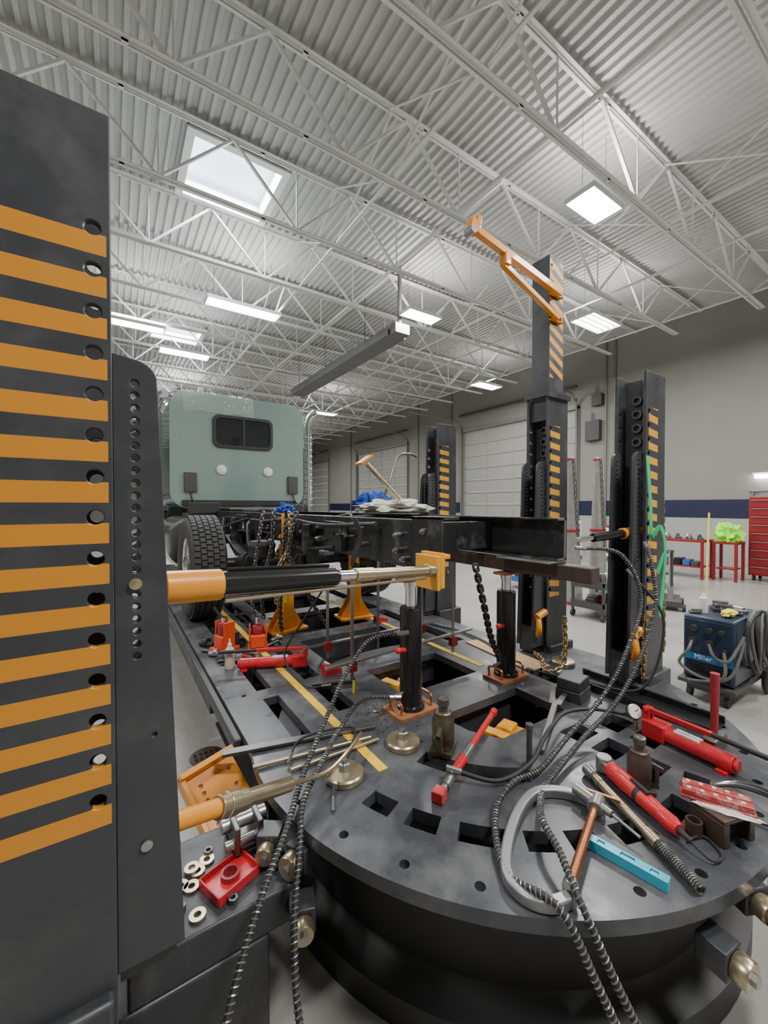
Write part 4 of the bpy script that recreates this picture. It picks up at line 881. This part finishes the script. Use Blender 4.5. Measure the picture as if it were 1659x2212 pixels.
# ---------------------------------------------------------------- background shop things
def chest(x,y,w,h,dp,label):
    t=thing('tool_chest',label,'tool chest',(x,y,0),group='red tool chests')
    B().b2((0,-w/2,.12),(dp,w/2,h)).done('cabinet',m_rbox,t,bevel=.01)
    n=9
    for i in range(n):
        z=.16+(h-.2)*i/n; z1=z+(h-.2)/n-.02
        d=B().b2((-.015,-w/2+.02,z),(0,w/2-.02,z1)).done('drawer',m_rbox,t,bevel=.003)
        B().b2((-.035,-w/2+.05,z1-.025),(-.015,w/2-.05,z1-.008)).done('handle',m_steel,d)
    for sx in (.08,dp-.08):
        for sy in (-w/2+.08,w/2-.08): B().cyl((sx,sy-.02,.06),(sx,sy+.02,.06),.06).done('caster',m_rubber,t)
chest(11.75,2.5,1.1,1.85,.6,'tall dark red rolling tool chest with many drawers')
def table(x,y,w,d_,h,label,m=m_rbox):
    t=thing('work_table',label,'work table',(x,y,0),group='shop work tables')
    B().b2((-d_/2,-w/2,h-.05),(d_/2,w/2,h)).done('top',m,t,bevel=.004)
    for sx in (-1,1):
        for sy in (-1,1): B().box((sx*(d_/2-.03),sy*(w/2-.03),(h-.05)/2),(.05,.05,h-.05)).done('leg',m,t)
    B().b2((-d_/2+.06,-w/2+.06,.25),(d_/2-.06,w/2-.06,.28)).done('shelf',m,t)
    return t
table(11.2,4.15,1.1,.6,.88,'red steel work table with tools on it')
table(11.4,3.3,.45,.5,.86,'small red work stand holding a green vest')
t=thing('hi_vis_vest','bright green high visibility vest heaped on stand','vest',(11.4,3.3,.88)); B().blob((0,0,.12),(.26,.24,.26),2,.5).done('fabric',m_hi,t)
for i in range(14):
    t=thing('shop_part','small dark metal part on the work table','metal part',(11.02+.13*(i%3),3.68+.072*i,.88),i,group='small parts on table')
    B().lathe([(0,0),(.05+.01*(i%3),0),(.05,.05),(.02,.07+.05*(i%2)),(0,.08+.05*(i%2))],seg=12).done('body',[m_dsteel,m_black,m_steel][i%3],t)
for i in range(5):
    t=thing('storage_bin','small storage bin under the red work table','bin',(11.15,3.8+.17*i,.28),0,group='bins on table shelf')
    B().b2((-.14,-.07,0),(.14,.07,.1+.03*(i%3))).done('body',[m_dgrey,m_tblue,m_black,m_dred,m_steel][i],t,bevel=.008)
single(B().cyl((0,0,0),(.1,0,1.5),.018).done('yellow_pole',m_yelp,loc=(10.8,3.50,.0)),'yellow pole leaning by the work table','pole')
def jackstand(x,y,lean):
    t=thing('tall_tripod_stand','tall slim tapered grey stand with red collars and chain','tall stand',(x,y,0),rot=(0,lean,0),group='tall tapered stands')
    B().lathe([(.15,0),(.14,.05),(.11,1.3),(.10,1.3),(.055,2.45),(.03,2.46)],seg=20).done('tapered_body',m_standg,t)
    for z,r_ in ((1.22,.125),(.02,.16),(2.40,.068)): B().lathe([(r_-.02,z),(r_,z+.01),(r_,z+.045),(r_-.02,z+.055)],seg=20).done('collar',m_dred,t)
    for s_ in (-1,1): B().bar((s_*.10,-.05,1.28),(s_*.055,-.03,2.42),.015,.015).done('edge_bar',m_standg,t)
    b=B()
    for i in range(30): 
        a=.0 if i%2 else PI/2
        b.tube([Vector((-.03+.018*math.cos(q_)*math.cos(a),.018*math.cos(q_)*math.sin(a)-.13+.0018*i,.95+.05*i+.032*math.sin(q_))) for q_ in [2*PI*z/8 for z in range(8)]],.007,5,True)
    o=b.done('chain',m_dsteel,t); o['kind']='stuff'
jackstand(6.45,3.93,-.05); jackstand(6.82,3.72,-.02)
def cart(x,y,m,label,h=.85):
    t=thing('shop_cart',label,'shop cart',(x,y,0),group='wheeled shop carts')
    for z in (.15,h): B().b2((-.35,-.25,z),(.35,.25,z+.04)).b2((-.35,-.25,z+.04),(-.33,.25,z+.1)).b2((-.35,-.25,z+.04),(.35,-.23,z+.1)).done('tray',m,t)
    for sx in (-.33,.33):
        for sy in (-.23,.23):
            B().b2((sx-.015,sy-.015,.08),(sx+.015,sy+.015,h)).done('upright',m,t); B().cyl((sx,sy-.015,.05),(sx,sy+.015,.05),.05).done('caster',m_rubber,t)
    for i in range(5):
        B().box((-.24+.12*i,.05*(i%2),h+.09),(.09,.12,.1+.05*(i%3))).done('load',[m_dred,m_dgrey,m_steel,m_black,m_white][i],t,bevel=.01)
        B().box((-.24+.12*i,.05*(i%2),.25),(.09,.12,.1+.04*(i%2))).done('load',[m_dgrey,m_steel,m_dred,m_white,m_tblue][i],t,bevel=.01)
cart(7.0,5.3,m_tblue,'blue wheeled shop cart loaded with parts',.55)
cart(6.1,3.3,m_dgrey,'grey wheeled cart with shop equipment',.45)
cart(9.5,6.6,m_dgrey,'grey wheeled cart with boxes')
cart(10.5,8.2,m_dred,'dark red wheeled cart with boxes')
cart(9.0,9.2,m_dgrey,'grey cart standing near the roll-up door')
cart(11.8,7.4,m_white,'white cart beside the roll-up door',1.1)
cart(12.4,5.6,m_dgrey,'dark grey cart by the wall',.95)
cart(12.6,6.5,m_white,'white cart stacked with boxes by the wall',.9)
table(9.3,4.1,.9,.5,.75,'dark grey steel bench with tools',m_dgrey)
for i in range(7):
    t=thing('bench_part','small metal part lying on the grey bench','metal part',(9.15+.1*(i%3),3.72+.12*i,.75),i*1.3,group='parts on grey bench')
    B().b2((-.06,-.04,0),(.06,.04,.05)).cyl((-.09,0,.07),(.09,0,.07),.025).done('body',[m_dred,m_dsteel,m_steel,m_black][i%4],t,bevel=.004)
t=thing('floor_jack','low dark grey rolling floor jack','floor jack',(7.6,2.95,0),.4)
B().b2((-.35,-.14,.06),(.3,.14,.16)).bar((-.3,0,.14),(.2,0,.26),.08,.05).done('frame',m_dgrey,t,bevel=.01)
B().cyl((.28,0,.15),(.62,0,.85),.016).done('handle',m_dsteel,t)
for sx in (-.28,.24):
    for sy in (-.17,.17): B().cyl((sx,sy-.02,.06),(sx,sy+.02,.06),.06).done('wheel',m_rubber,t)
# ---------------------------------------------------------------- camera
cam=bpy.data.cameras.new('Camera'); co=bpy.data.objects.new('Camera',cam); COL.objects.link(co); sc.camera=co
cam.sensor_fit='VERTICAL'; cam.sensor_height=36; cam.sensor_width=27; cam.lens=880/2212*36; cam.clip_start=.02; cam.clip_end=200
co.location=(0,0,1.65); co.rotation_euler=(math.radians(90-.85),0,math.radians(-33.6))
sc.view_settings.view_transform='AgX'; sc.view_settings.exposure=0.2
